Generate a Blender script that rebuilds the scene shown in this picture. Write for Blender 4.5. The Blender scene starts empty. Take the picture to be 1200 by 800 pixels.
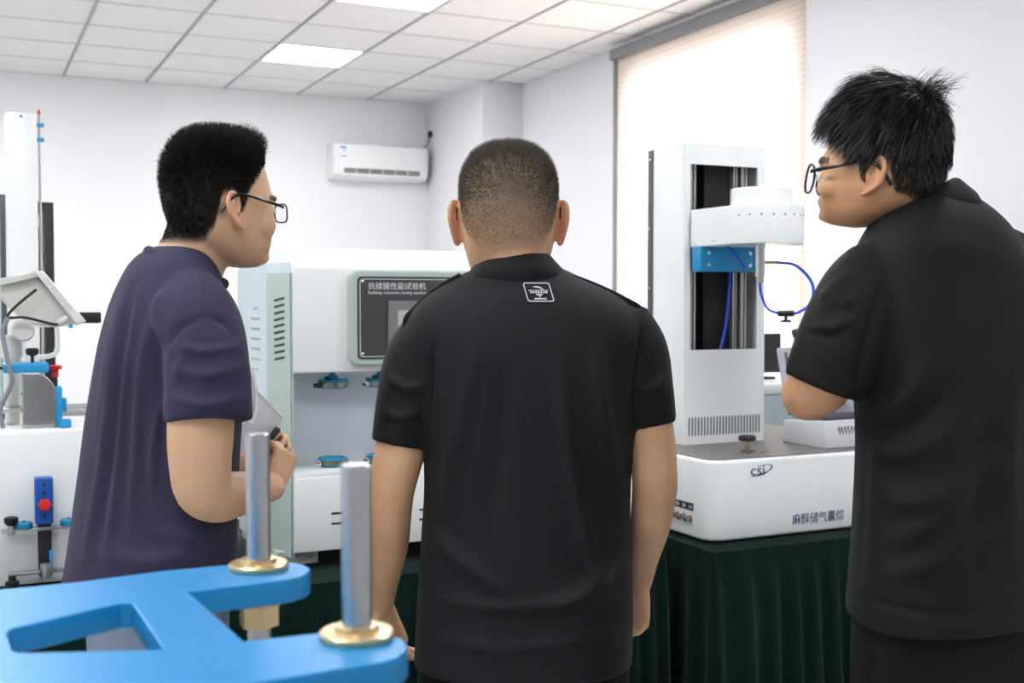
import bpy, bmesh, math, random
import numpy as np
from mathutils import Vector, Matrix

random.seed(7)
rng = np.random.default_rng(7)
scene = bpy.context.scene
col = scene.collection

# ---------------------------------------------------------------- camera
CAM_H = 1.46
YAW = math.radians(25.5)
PITCH = math.atan(48 / 1350)
cam_data = bpy.data.cameras.new('camera')
cam = bpy.data.objects.new('camera', cam_data)
col.objects.link(cam)
cam.location = (0, 0, CAM_H)
cam.rotation_euler = (math.pi / 2 - PITCH, 0, -YAW)
cam_data.sensor_width = 36
cam_data.lens = 1350 / 1200 * 36
cam_data.clip_start = 0.05
cam_data.dof.use_dof = True
cam_data.dof.focus_distance = 2.15
cam_data.dof.aperture_fstop = 6.3
scene.camera = cam

# ---------------------------------------------------------------- world, sun, exposure
world = bpy.data.worlds.new('world')
scene.world = world
world.use_nodes = True
wn = world.node_tree.nodes
wn['Background'].inputs[0].default_value = (0.80, 0.88, 1.0, 1)
wn['Background'].inputs[1].default_value = 5.0

sun_data = bpy.data.lights.new('sun', 'SUN')
sun_data.energy = 10.0
sun_data.angle = math.radians(3)
sun_data.color = (1.0, 0.95, 0.88)
sun = bpy.data.objects.new('sun', sun_data)
col.objects.link(sun)
sun.rotation_euler = Vector((-0.75, 0.35, -0.55)).to_track_quat('-Z', 'Y').to_euler()

PANEL_STRENGTH = 16.0

vs = scene.view_settings
vs.view_transform = 'Standard'
vs.look = 'None'
vs.gamma = 1.0
vs.use_curve_mapping = False
vs.exposure = 0.80
scene.cycles.use_denoising = True
scene.cycles.max_bounces = 8
scene.cycles.diffuse_bounces = 5
scene.cycles.sample_clamp_indirect = 6.0

# ---------------------------------------------------------------- helpers
def lin(c):
    out = []
    for v in c:
        v = v / 255.0
        out.append(v / 12.92 if v <= 0.04045 else ((v + 0.055) / 1.055) ** 2.4)
    return tuple(out)

MATS = {}
def mat(name, rgb, rough=0.5, metal=0.0, spec=0.5, bump=None, var=None, coat=0.0, sheen=0.0, emit=None, stretch=None):
    """procedural Principled material; bump=(scale,strength), var=(scale,amount), stretch=(x,y,z) scale of the noise"""
    if name in MATS:
        return MATS[name]
    m = bpy.data.materials.new(name)
    m.use_nodes = True
    nt = m.node_tree
    b = nt.nodes['Principled BSDF']
    c = lin(rgb)
    b.inputs['Base Color'].default_value = (*c, 1)
    b.inputs['Roughness'].default_value = rough
    b.inputs['Metallic'].default_value = metal
    b.inputs['Specular IOR Level'].default_value = spec
    b.inputs['Coat Weight'].default_value = coat
    b.inputs['Sheen Weight'].default_value = sheen
    if emit:
        b.inputs['Emission Color'].default_value = (*lin(emit[0]), 1)
        b.inputs['Emission Strength'].default_value = emit[1]
    if bump or var:
        tc = nt.nodes.new('ShaderNodeTexCoord')
        mp = nt.nodes.new('ShaderNodeMapping')
        nt.links.new(tc.outputs['Object'], mp.inputs['Vector'])
        if stretch:
            mp.inputs['Scale'].default_value = stretch
    if bump:
        n = nt.nodes.new('ShaderNodeTexNoise')
        n.inputs['Scale'].default_value = bump[0]
        n.inputs['Detail'].default_value = 3
        nt.links.new(mp.outputs['Vector'], n.inputs['Vector'])
        bp = nt.nodes.new('ShaderNodeBump')
        bp.inputs['Strength'].default_value = bump[1]
        bp.inputs['Distance'].default_value = 0.004
        nt.links.new(n.outputs['Fac'], bp.inputs['Height'])
        nt.links.new(bp.outputs['Normal'], b.inputs['Normal'])
    if var:
        n2 = nt.nodes.new('ShaderNodeTexNoise')
        n2.inputs['Scale'].default_value = var[0]
        n2.inputs['Detail'].default_value = 4
        nt.links.new(mp.outputs['Vector'], n2.inputs['Vector'])
        rp = nt.nodes.new('ShaderNodeValToRGB')
        k = var[1]
        rp.color_ramp.elements[0].position = 0.3
        rp.color_ramp.elements[1].position = 0.7
        rp.color_ramp.elements[0].color = (*[x * (1 - k) for x in c], 1)
        rp.color_ramp.elements[1].color = (*[min(1, x * (1 + k)) for x in c], 1)
        nt.links.new(n2.outputs['Fac'], rp.inputs['Fac'])
        nt.links.new(rp.outputs['Color'], b.inputs['Base Color'])
    MATS[name] = m
    return m

def tag(o, label=None, cat=None, group=None, kind=None):
    if label: o['label'] = label
    if cat: o['category'] = cat
    if group: o['group'] = group
    if kind: o['kind'] = kind
    return o

def empty(name, loc=(0, 0, 0), rz=0.0, label=None, cat=None, group=None, parent=None):
    o = bpy.data.objects.new(name, None)
    col.objects.link(o)
    o.location = loc
    o.rotation_euler = (0, 0, rz)
    o.empty_display_size = 0.1
    o.parent = parent
    tag(o, label, cat, group)
    return o

def link(name, me, m, parent=None, loc=None, smooth=35):
    if smooth:
        me.shade_smooth()
        me.set_sharp_from_angle(angle=math.radians(smooth))
    if m is not None and len(me.materials) == 0:
        me.materials.append(m)
    o = bpy.data.objects.new(name, me)
    col.objects.link(o)
    o.parent = parent
    if loc is not None:
        o.location = loc
    return o

def bm_link(name, bm, m, parent=None, loc=None, smooth=35):
    me = bpy.data.meshes.new(name)
    bm.normal_update()
    bm.to_mesh(me)
    bm.free()
    return link(name, me, m, parent, loc, smooth)

def bm_box(bm, lo, hi, bev=0.0, seg=2, rot=None):
    lo, hi = Vector(lo), Vector(hi)
    c = (lo + hi) / 2
    s = hi - lo
    r = bmesh.ops.create_cube(bm, size=1.0)
    vsx = r['verts']
    for v in vsx:
        v.co = Vector((v.co.x * s.x, v.co.y * s.y, v.co.z * s.z))
    if bev > 0:
        es = list({e for v in vsx for e in v.link_edges})
        g = bmesh.ops.bevel(bm, geom=es, offset=min(bev, min(s) * 0.45), segments=seg, affect='EDGES', profile=0.5)
        vsx = list({v for f in g['faces'] for v in f.verts} | {v for v in vsx if v.is_valid})
        vsx = list({v for v in vsx} | {v2 for v in vsx for e in v.link_edges for v2 in e.verts})
    M = Matrix.Translation(c)
    if rot is not None:
        M = M @ rot.to_4x4()
    for v in vsx:
        v.co = M @ v.co

def box(name, lo, hi, m, parent=None, bev=0.003, seg=2, rot=None):
    bm = bmesh.new()
    bm_box(bm, lo, hi, bev, seg, rot)
    return bm_link(name, bm, m, parent)

def frame_of(d):
    d = Vector(d).normalized()
    a = Vector((0, 0, 1)) if abs(d.z) < 0.95 else Vector((1, 0, 0))
    x = a.cross(d).normalized()
    y = d.cross(x)
    return x, y, d

def bm_rings(bm, rings, cap=True, closed_path=False):
    vr = [[bm.verts.new(p) for p in ring] for ring in rings]
    n = len(rings[0])
    K = len(vr)
    for k in range(K if closed_path else K - 1):
        a, b = vr[k], vr[(k + 1) % K]
        for i in range(n):
            j = (i + 1) % n
            bm.faces.new((a[i], a[j], b[j], b[i]))
    if cap and not closed_path:
        bm.faces.new(list(reversed(vr[0])))
        bm.faces.new(vr[-1])

def bm_lathe(bm, prof, base, axis, n=32):
    """prof: [(r, h)] from the bottom up along axis from base"""
    x, y, d = frame_of(axis)
    base = Vector(base)
    rings = []
    for r, h in prof:
        r = max(r, 1e-5)
        rings.append([base + d * h + x * (r * math.cos(2 * math.pi * i / n)) + y * (r * math.sin(2 * math.pi * i / n)) for i in range(n)])
    bm_rings(bm, rings)

def lathe(name, prof, base, axis, m, parent=None, n=32, smooth=35):
    bm = bmesh.new()
    bm_lathe(bm, prof, base, axis, n)
    return bm_link(name, bm, m, parent, None, smooth)

def cyl(name, p0, p1, r, m, parent=None, n=24, bev=0.001, r1=None):
    p0, p1 = Vector(p0), Vector(p1)
    L = (p1 - p0).length
    r1 = r if r1 is None else r1
    b = min(bev, r * 0.4, L * 0.3)
    prof = [(r - b, 0), (r, b), (r1, L - b), (r1 - b, L)] if b > 0 else [(r, 0), (r1, L)]
    return lathe(name, prof, p0, p1 - p0, m, parent, n)

def catmull(pts, n=8, closed=False):
    pts = [np.array(p, float) for p in pts]
    if len(pts) < 3:
        return [pts[0] + (pts[1] - pts[0]) * k / n for k in range(n + 1)]
    out = []
    K = len(pts)
    rngk = range(K) if closed else range(K - 1)
    for i in rngk:
        if closed:
            p0, p1, p2, p3 = pts[i - 1], pts[i], pts[(i + 1) % K], pts[(i + 2) % K]
        else:
            p1, p2 = pts[i], pts[i + 1]
            p0 = pts[i - 1] if i > 0 else 2 * p1 - p2
            p3 = pts[i + 2] if i + 2 < K else 2 * p2 - p1
        for k in range(n):
            t = k / n
            out.append(0.5 * ((2 * p1) + (-p0 + p2) * t + (2 * p0 - 5 * p1 + 4 * p2 - p3) * t * t + (-p0 + 3 * p1 - 3 * p2 + p3) * t ** 3))
    if not closed:
        out.append(pts[-1])
    return out

def path_rings(P, R, n=12, flat=1.0, up=None, dome=False):
    """rings along a polyline with parallel transport; R radii; flat scales the second axis"""
    P = [Vector(p[:3]) for p in P]
    K = len(P)
    T = []
    for i in range(K):
        a = P[max(0, i - 1)]
        b = P[min(K - 1, i + 1)]
        T.append((b - a).normalized())
    if up is not None:
        x = (Vector(up) - T[0] * Vector(up).dot(T[0])).normalized()
    else:
        x = frame_of(T[0])[0]
    rings = []
    def ring(c, x, y, r):
        return [c + x * (r * math.cos(2 * math.pi * k / n)) + y * (r * flat * math.sin(2 * math.pi * k / n)) for k in range(n)]
    for i in range(K):
        x = (x - T[i] * x.dot(T[i])).normalized()
        y = T[i].cross(x)
        if dome and i == 0:
            for a in (80, 55, 28):
                q = math.radians(a)
                rings.append(ring(P[0] - T[0] * R[0] * math.sin(q), x, y, R[0] * math.cos(q)))
        rings.append(ring(P[i], x, y, R[i]))
        if dome and i == K - 1:
            for a in (28, 55, 80):
                q = math.radians(a)
                rings.append(ring(P[-1] + T[-1] * R[-1] * math.sin(q), x, y, R[-1] * math.cos(q)))
    return rings

def tube(name, pts, r, m, parent=None, n=10, sub=8, smooth=True):
    P = catmull(pts, sub) if smooth else [np.array(p, float) for p in pts]
    R = [r] * len(P)
    bm = bmesh.new()
    bm_rings(bm, path_rings(P, R, n))
    return bm_link(name, bm, m, parent)

def rrect(w, h, r, cx=0.0, cy=0.0, n=6):
    pts = []
    for sx, sy, a0 in ((1, 1, 0), (-1, 1, 90), (-1, -1, 180), (1, -1, 270)):
        for k in range(n + 1):
            a = math.radians(a0 + 90 * k / n)
            pts.append((cx + sx * (w / 2 - r) + r * math.cos(a), cy + sy * (h / 2 - r) + r * math.sin(a)))
    return pts

def prism_mesh(loops, depth, bev=0.0, seg=2):
    cu = bpy.data.curves.new('tmp', 'CURVE')
    cu.dimensions = '2D'
    cu.fill_mode = 'BOTH'
    for lp in loops:
        s = cu.splines.new('POLY')
        s.points.add(len(lp) - 1)
        for p, (x, y) in zip(s.points, lp):
            p.co = (x, y, 0, 1)
        s.use_cyclic_u = True
    cu.extrude = max(depth / 2 - bev, 1e-5)
    cu.bevel_depth = bev
    cu.bevel_resolution = seg
    cu.offset = -bev
    o = bpy.data.objects.new('tmp', cu)
    me = bpy.data.meshes.new_from_object(o)
    bpy.data.objects.remove(o)
    bpy.data.curves.remove(cu)
    me.materials.clear()
    return me

# planes: matrices that take 2D (x, y, depth) to 3D
def M_front(x=0, y=0, z=0):      # 2D x -> +X, 2D y -> +Z, normal -> -Y (faces the viewer)
    return Matrix(((1, 0, 0, x), (0, 0, -1, y), (0, 1, 0, z), (0, 0, 0, 1)))
def M_side(x=0, y=0, z=0):       # faces -X: 2D x -> -Y, 2D y -> +Z
    return Matrix(((0, 0, -1, x), (-1, 0, 0, y), (0, 1, 0, z), (0, 0, 0, 1)))
def M_top(x=0, y=0, z=0):
    return Matrix.Translation((x, y, z))

def prism(name, loops, depth, M, m, parent=None, bev=0.0, seg=2, smooth=35):
    me = prism_mesh(loops, depth, bev, seg)
    me.transform(M)
    return link(name, me, m, parent, None, smooth)

def text(name, s, size, M, m, parent=None, depth=0.0006, align='LEFT', sx=1.0, offset=0.0):
    cu = bpy.data.curves.new('tmp', 'FONT')
    cu.body = s
    cu.size = size
    cu.extrude = depth / 2
    cu.offset = offset
    cu.align_x = align
    cu.resolution_u = 3
    o = bpy.data.objects.new('tmp', cu)
    me = bpy.data.meshes.new_from_object(o)
    bpy.data.objects.remove(o)
    bpy.data.curves.remove(cu)
    me.materials.clear()
    me.transform(M @ Matrix.Diagonal((sx, 1, 1, 1)))
    return link(name, me, m, parent, None, None)

def shared(name, me, parent=None, loc=None):
    o = bpy.data.objects.new(name, me)
    col.objects.link(o)
    o.parent = parent
    if loc is not None:
        o.location = loc
    return o
def base_at(root, loc):
    """parts were built in world coordinates: move the root to its base and keep the parts where they are"""
    root.location = loc
    for ch in root.children:
        ch.matrix_parent_inverse = Matrix.Translation(Vector(loc)).inverted()

# ================================================================ the room
CEIL = 3.16
XW, YF = 4.01, 9.40            # right wall, far wall
XL, YB = -3.48, -3.20          # left wall, back wall (behind the camera)

m_wall = mat('wall_paint', (226, 226, 229), 0.85, spec=0.2, bump=(60, 0.05), var=(1.2, 0.012))
m_floor = mat('floor_vinyl', (186, 186, 184), 0.5, bump=(30, 0.05), var=(6, 0.06))
m_slab = mat('ceiling_slab', (190, 190, 192), 0.9)
m_tile = mat('ceiling_tile', (226, 225, 226), 0.9, spec=0.2, bump=(220, 0.25), var=(3, 0.02))
m_tbar = mat('ceiling_bar', (160, 161, 165), 0.6)
m_tbar2 = mat('ceiling_cross_bar', (186, 187, 190), 0.6)
m_base = mat('skirting', (170, 170, 172), 0.6)
m_alu = mat('window_frame_white', (215, 215, 215), 0.5)

S = lambda o: tag(o, kind='structure')
floor = S(box('floor', (XL - .15, YB - .15, -.1), (XW + .15, YF + .15, 0), m_floor, None, 0))
S(box('wall_far', (XL - .15, YF, 0), (XW + .15, YF + .15, 3.4), m_wall, None, 0))
S(box('wall_left', (XL - .15, YB, 0), (XL, YF, 3.4), m_wall, None, 0))
S(box('wall_back', (XL - .15, YB - .15, 0), (XW + .15, YB, 3.4), m_wall, None, 0))
# right wall with the window opening
WY0, WY1, WZ0, WZ1 = 4.86, 6.55, 0.85, 2.92
bm = bmesh.new()
bm_box(bm, (XW, YB, 0), (XW + .15, WY0, 3.4))
bm_box(bm, (XW, WY1, 0), (XW + .15, YF, 3.4))
bm_box(bm, (XW, WY0, 0), (XW + .15, WY1, WZ0))
bm_box(bm, (XW, WY0, WZ1), (XW + .15, WY1, 3.4))
S(bm_link('wall_right', bm, m_wall, None, None, None))
# corner column by the far wall and the pier to the right of the window
S(box('wall_column', (3.66, 8.21, 0), (XW, YF, 3.4), m_wall, None, .004))
S(box('wall_pier', (3.80, 1.2, 0), (XW, 4.58, 3.4), m_wall, None, .004))
for nm, lo, hi in (('baseboard_far', (XL, YF - .012, 0), (3.66, YF, .1)),
                   ('baseboard_left', (XL, YB, 0), (XL + .012, YF, .1)),
                   ('baseboard_right', (XW - .012, 4.58, 0), (XW, 8.21, .1))):
    S(box(nm, lo, hi, m_base, None, .003))

# window: frame, mullion, panes, sill
m_glass = bpy.data.materials.new('window_glass')
m_glass.use_nodes = True
nt = m_glass.node_tree
nt.nodes.remove(nt.nodes['Principled BSDF'])
mx = nt.nodes.new('ShaderNodeMixShader')
tr = nt.nodes.new('ShaderNodeBsdfTransparent')
gl = nt.nodes.new('ShaderNodeBsdfGlossy')
gl.inputs['Roughness'].default_value = 0.02
mx.inputs[0].default_value = 0.08
nt.links.new(tr.outputs[0], mx.inputs[1])
nt.links.new(gl.outputs[0], mx.inputs[2])
nt.links.new(mx.outputs[0], nt.nodes['Material Output'].inputs[0])

bm = bmesh.new()
x0, x1 = XW + .05, XW + .10
bm_box(bm, (x0, WY0, WZ0), (x1, WY0 + .05, WZ1))
bm_box(bm, (x0, WY1 - .05, WZ0), (x1, WY1, WZ1))
bm_box(bm, (x0, WY0, WZ0), (x1, WY1, WZ0 + .05))
bm_box(bm, (x0, WY0, WZ1 - .05), (x1, WY1, WZ1))
bm_box(bm, (x0, (WY0 + WY1) / 2 - .03, WZ0), (x1, (WY0 + WY1) / 2 + .03, WZ1))
win = S(bm_link('window_1', bm, m_alu, None, None, None))
ym = (WY0 + WY1) / 2
box('pane', (XW + .07, WY0 + .05, WZ0 + .05), (XW + .076, ym - .03, WZ1 - .05), m_glass, win, 0)
box('pane', (XW + .07, ym + .03, WZ0 + .05), (XW + .076, WY1 - .05, WZ1 - .05), m_glass, win, 0)
box('window_sill', (XW - .03, WY0 - .03, WZ0 - .03), (XW + .05, WY1 + .03, WZ0), m_alu, win, .004)

# roller blind: translucent woven fabric hanging from a grey headrail
m_blind = bpy.data.materials.new('blind_fabric')
m_blind.use_nodes = True
nt = m_blind.node_tree
nt.nodes.remove(nt.nodes['Principled BSDF'])
tl = nt.nodes.new('ShaderNodeBsdfTranslucent')
df = nt.nodes.new('ShaderNodeBsdfDiffuse')
mx = nt.nodes.new('ShaderNodeMixShader')
tc = nt.nodes.new('ShaderNodeTexCoord')
wv = nt.nodes.new('ShaderNodeTexWave')
wv.bands_direction = 'Z'
wv.inputs['Scale'].default_value = 9.0
wv.inputs['Distortion'].default_value = 0.3
rp = nt.nodes.new('ShaderNodeValToRGB')
rp.color_ramp.elements[0].color = (*lin((234, 216, 198)), 1)
rp.color_ramp.elements[1].color = (*lin((242, 228, 214)), 1)
nt.links.new(tc.outputs['Object'], wv.inputs['Vector'])
nt.links.new(wv.outputs['Fac'], rp.inputs['Fac'])
nt.links.new(rp.outputs['Color'], tl.inputs['Color'])
nt.links.new(rp.outputs['Color'], df.inputs['Color'])
mx.inputs[0].default_value = 0.45
nt.links.new(tl.outputs[0], mx.inputs[1])
nt.links.new(df.outputs[0], mx.inputs[2])
nt.links.new(mx.outputs[0], nt.nodes['Material Output'].inputs[0])
m_rail = mat('blind_rail', (128, 130, 134), 0.5)
bl = empty('roller_blind', label='cream roller blind drawn down over the bright window', cat='blind')
box('headrail', (3.90, 4.70, 3.05), (3.97, 6.68, 3.12), m_rail, bl, .006)
bm = bmesh.new()
NY, NZ = 40, 30
g = [[bm.verts.new((3.945 + .004 * math.sin(j * .9) * (1 - k / NZ), 4.73 + (6.65 - 4.73) * j / NY, .62 + (3.06 - .62) * k / NZ)) for j in range(NY + 1)] for k in range(NZ + 1)]
for k in range(NZ):
    for j in range(NY):
        bm.faces.new((g[k][j], g[k][j + 1], g[k + 1][j + 1], g[k + 1][j]))
bm_link('fabric', bm, m_blind, bl)
cyl('bottom_bar', (3.945, 4.73, .62), (3.945, 6.65, .62), .012, m_rail, bl, 12)
box('side_channel', (3.93, 4.70, .60), (3.965, 4.735, 3.05), m_rail, bl, .003)
box('side_channel', (3.93, 6.645, .60), (3.965, 6.68, 3.05), m_rail, bl, .003)
base_at(bl, (3.945, 5.69, .60))

# ceiling: slab, bars, one tile per cell, light panels
ceil = S(box('ceiling', (XL - .15, YB - .15, 3.30), (XW + .15, YF + .15, 3.4), m_slab, None, 0))
XG = [.72 + .6 * k for k in range(-7, 6)]        # -3.48 .. 3.72
YG = [9.40 - .6 * k for k in range(0, 22)]
bm = bmesh.new()
for x in XG:
    bm_box(bm, (x - .008, YB, CEIL - .004), (x + .008, YF, CEIL + .03))
bm_link('main_bars', bm, m_tbar, ceil, None, None)
bm = bmesh.new()
for y in YG:
    bm_box(bm, (XL, y - .006, CEIL - .001), (XW, y + .006, CEIL + .028))
bm_link('cross_bars', bm, m_tbar2, ceil, None, None)
def tile_mesh(w, d):
    b = bmesh.new()
    bm_box(b, (-w / 2, -d / 2, 0), (w / 2, d / 2, .014), .003, 1)
    me = bpy.data.meshes.new('ceiling_tile')
    b.to_mesh(me); b.free()
    me.materials.append(m_tile)
    return me
tm = tile_mesh(.584, .590)
tm_edge = tile_mesh(.274, .590)
LIGHT_CELLS = []  # beyond the first pair, unseen panels added to fill the room with light
for xi in (1.92, -.48, -2.88):
    for yj in (7.6, 5.8, 4.0, 1.6, -1.4 if xi > 0 else -.2):
        LIGHT_CELLS.append((round(xi, 2), round(yj, 2)))
for x in XG:
    for y in YG[1:]:
        if y < YB - .5: continue
        yc = y + .3
        if (round(x, 2), round(y, 2)) in LIGHT_CELLS: continue
        if x > 3.6:
            shared('ceiling_tile', tm_edge, ceil, (3.865, yc, CEIL + .002))
        else:
            shared('ceiling_tile', tm, ceil, (x + .3, yc, CEIL + .002))
m_panel = mat('light_diffuser', (255, 255, 255), 0.5, emit=((250, 252, 255), PANEL_STRENGTH))
m_pframe = mat('light_frame', (232, 232, 232), 0.5)
for i, (x, y) in enumerate(LIGHT_CELLS):
    lab = ['square lit ceiling panel, the one further from camera', 'square lit ceiling panel cut off by the top edge of the picture'][i] if i < 2 else 'unseen square ceiling panel added as fill light, beyond the top of the picture'
    L = empty('ceiling_light', (x + .3, y + .3, CEIL), 0, lab, 'ceiling light', 'recessed ceiling panels')
    bm = bmesh.new()
    for sx in (-1, 1):
        bm_box(bm, (sx * .285 - .008, -.293, -.003), (sx * .285 + .008, .293, .015))
        bm_box(bm, (-.293, sx * .285 - .008, -.003), (.293, sx * .285 + .008, .015))
    bm_link('frame', bm, m_pframe, L, None, None)
    box('diffuser', (-.277, -.277, .002), (.277, .277, .010), m_panel, L, 0)

# ================================================================ air conditioner on the far wall
m_ac = mat('ac_plastic', (232, 233, 234), 0.4)
m_dark = mat('dark_plastic', (40, 42, 45), 0.5)
m_black = mat('black_plastic', (20, 20, 22), 0.45)
m_slot0 = mat('outlet_dark', (30, 32, 34), 0.7)
m_bluelab = mat('label_blue', (70, 130, 210), 0.5)
m_paper = mat('paper_white', (235, 236, 240), 0.7)
ac = empty('air_conditioner', label='white split air conditioner mounted high on the far wall', cat='air conditioner')
prof = [(0, 0), (.12, 0), (.175, .03), (.20, .09), (.205, .26), (.19, .285), (.15, .295), (0, .295)]
ax0, ax1, ay, az = 2.77, 3.60, YF, 2.47
bm = bmesh.new()
rings = []
for x, s in ((ax0, .96), (ax0 + .012, 1.0), (ax1 - .012, 1.0), (ax1, .96)):
    rings.append([Vector((x, ay - .002 - p[0] * s, az + .147 + (p[1] - .147) * s)) for p in prof])
bm_rings(bm, rings)
bm_link('body', bm, m_ac, ac, None, 30)
box('front_panel', (ax0 + .03, ay - .213, az + .085), (ax1 - .03, ay - .203, az + .275), m_ac, ac, .004)
Mo = Matrix.Translation((0, ay - .1905, az + .064)) @ Matrix.Rotation(math.radians(22), 4, 'X') @ M_front()
for k in range(6):
    xa = ax0 + .09 + k * .112
    prism('outlet_slot', [rrect(.104, .036, .004, xa + .052, 0)], .006, Mo, m_slot0, ac)
for k in range(2):
    xa = ax0 + .09
    prism('louver', [rrect(.66, .003, .001, xa + .33, -.005 + k * .01)], .012, Mo, m_ac, ac)
lb = prism('energy_label', [rrect(.052, .088, .002, ax0 + .075, az + .215)], .001, M_front(0, ay - .2135, 0), m_paper, ac)
prism('label_band', [rrect(.050, .014, .001, ax0 + .075, az + .249)], .001, M_front(0, ay - .2142, 0), m_bluelab, lb)
prism('label_band', [rrect(.050, .008, .001, ax0 + .075, az + .177)], .001, M_front(0, ay - .2142, 0), m_bluelab, lb)
prism('label_band', [rrect(.014, .012, .001, ax0 + .088, az + .225)], .001, M_front(0, ay - .2142, 0), m_bluelab, lb)
tube('drain_pipe', [(ax1 - .03, ay - .05, az + .01), (ax1 + .02, ay - .06, az + .03), (ax1 + .035, ay - .06, az + .12), (ax1 + .03, ay - .06, az + .22)], .014, mat('pipe_grey', (120, 122, 126), .6), ac)
tube('power_cord', [(ax1 - .12, ay - .03, az + .31), (ax1 - .03, ay - .05, az + .285), (ax1 + .03, ay - .10, az + .33), (ax1 + .045, ay - .12, az + .40)], .006, m_dark, ac)
box('plug', (ax1 + .030, ay - .145, az + .39), (ax1 + .06, ay - .105, az + .44), m_black, ac, .004)
base_at(ac, (3.185, YF, az))
# ================================================================ tables with dark green velvet cloths
m_velvet = mat('green_velvet', (3, 30, 24), 0.85, spec=0.1, sheen=0.06, bump=(90, 0.1), var=(3, 0.25))
m_wood = mat('table_wood', (150, 125, 95), 0.6, bump=(20, .1), stretch=(1, 8, 8))
m_steel = mat('steel', (190, 190, 190), 0.28, 1.0, bump=(80, .03))
m_chrome = mat('chrome', (215, 215, 215), 0.12, 1.0)
TZ = .75
def table(xa, xb, ya, yb, lab, seed):
    r = random.Random(seed)
    c = empty('skirted_table', label=lab, cat='table', group='tables along the machine row')
    box('tabletop', (xa + .02, ya + .03, TZ - .035), (xb - .02, yb - .02, TZ - .006), m_wood, c, .004)
    for px_ in (xa + .08, xb - .08):
        for py_ in (ya + .09, yb - .08):
            cyl('leg', (px_, py_, 0), (px_, py_, TZ - .035), .016, m_steel, c, 12)
    box('cloth_top', (xa, ya, TZ - .006), (xb, yb, TZ), m_velvet, c, .003)
    # pleated skirt round the front and both ends
    per = []
    step = .006
    y = yb
    while y > ya: per.append((xa, y, -1, 0, .5)); y -= step
    x = xa
    while x < xb: per.append((x, ya, 0, -1, 1)); x += step
    y = ya
    while y < yb: per.append((xb, y, 1, 0, .5)); y += step
    ph = 0; phs = []; wob = 0
    for i in range(len(per)):
        wob = .97 * wob + r.uniform(-.004, .004)
        ph += step / max(.035, .082 + wob) * 2 * math.pi
        phs.append(ph)
    zs = [TZ, TZ - .01, TZ - .05, TZ - .055, TZ - .10, TZ - .2, TZ - .4, .35, .02]
    amp = [0, .001, .002, .004, .007, .012, .018, .021, .023]
    bm = bmesh.new()
    G = []
    for z, a in zip(zs, amp):
        row = []
        for i, ((x, y, nx, ny, kf), p) in enumerate(zip(per, phs)):
            s = math.sin(p + .5 * math.sin(z * 6 + i * .013))
            s2 = .35 * math.sin(p * .37 + 2)
            o = a * kf * (1.4 + (abs(s) ** .6) * (1 if s > 0 else -1) * .8 + s2)
            row.append(bm.verts.new((x + nx * o, y + ny * o, z)))
        G.append(row)
    for k in range(len(zs) - 1):
        for j in range(len(per) - 1):
            bm.faces.new((G[k][j], G[k + 1][j], G[k + 1][j + 1], G[k][j + 1]))
    bm_link('skirt', bm, m_velvet, c, None, 60)
    base_at(c, ((xa + xb) / 2, (ya + yb) / 2, 0))
table(-1.2, 1.83, 2.80, 3.75, 'long table under dark green velvet cloth carrying the rubbing resistance machine', 3)
table(1.90, 3.55, 2.66, 3.70, 'table with dark green pleated velvet skirt carrying the column tester', 5)

# ================================================================ rubbing resistance testing machine
m_white = mat('machine_white', (240, 243, 242), 0.35, coat=.2)
m_pale = mat('machine_pale_blue', (196, 208, 212), 0.5, bump=(400, .05))
m_sage = mat('machine_sage', (178, 192, 186), 0.5, bump=(400, .05))
m_greenv = mat('vent_green', (4, 74, 48), 0.5)
m_panelk = mat('control_panel_dark', (66, 66, 66), 0.4, bump=(300, .05))
m_print = mat('white_print', (225, 228, 230), 0.5)
m_lcd_f = mat('screen_bezel', (120, 122, 124), 0.4)
m_lcd = mat('screen_grey', (158, 170, 174), 0.2, emit=((150, 162, 168), .12))
m_back = mat('recess_panel', (234, 240, 246), 0.45)
m_teal = mat('anodised_teal', (24, 142, 182), 0.35, .4)
m_slot = mat('slot_black', (12, 12, 13), 0.6)

rm = empty('rubbing_tester', label='wide white testing machine with dark control panel reading Rubbing resistance testing machine', cat='machine')
X0, X1, Y0, Y1 = .772, 1.50, 2.944, 3.42
ZB = .80
# grey side cheeks with chamfered front edge (plan outline extruded up)
def cheek(xs, s):
    plan = [(xs, Y0 + .005), (xs - s * .038, Y0 + .105), (xs - s * .038, Y1), (xs + s * .004, Y1), (xs + s * .004, Y0 + .005)]
    bm = bmesh.new()
    zt = 1.550
    def ring(z, ins):
        cx = sum(p[0] for p in plan) / 5; cy = sum(p[1] for p in plan) / 5
        return [Vector((p[0], p[1] + (ins if p[1] < Y0 + .06 else (ins * .6 if p[1] < Y0 + .2 else -ins)), z)) for p in plan]
    bm_rings(bm, [ring(.785, 0), ring(zt - .02, 0), ring(zt + .01, .02)])
    bmesh.ops.recalc_face_normals(bm, faces=bm.faces)
    return bm_link('side_cheek', bm, m_pale, rm, None, 20)
ck = cheek(X0, 1); ck2 = cheek(X1, -1)
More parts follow.
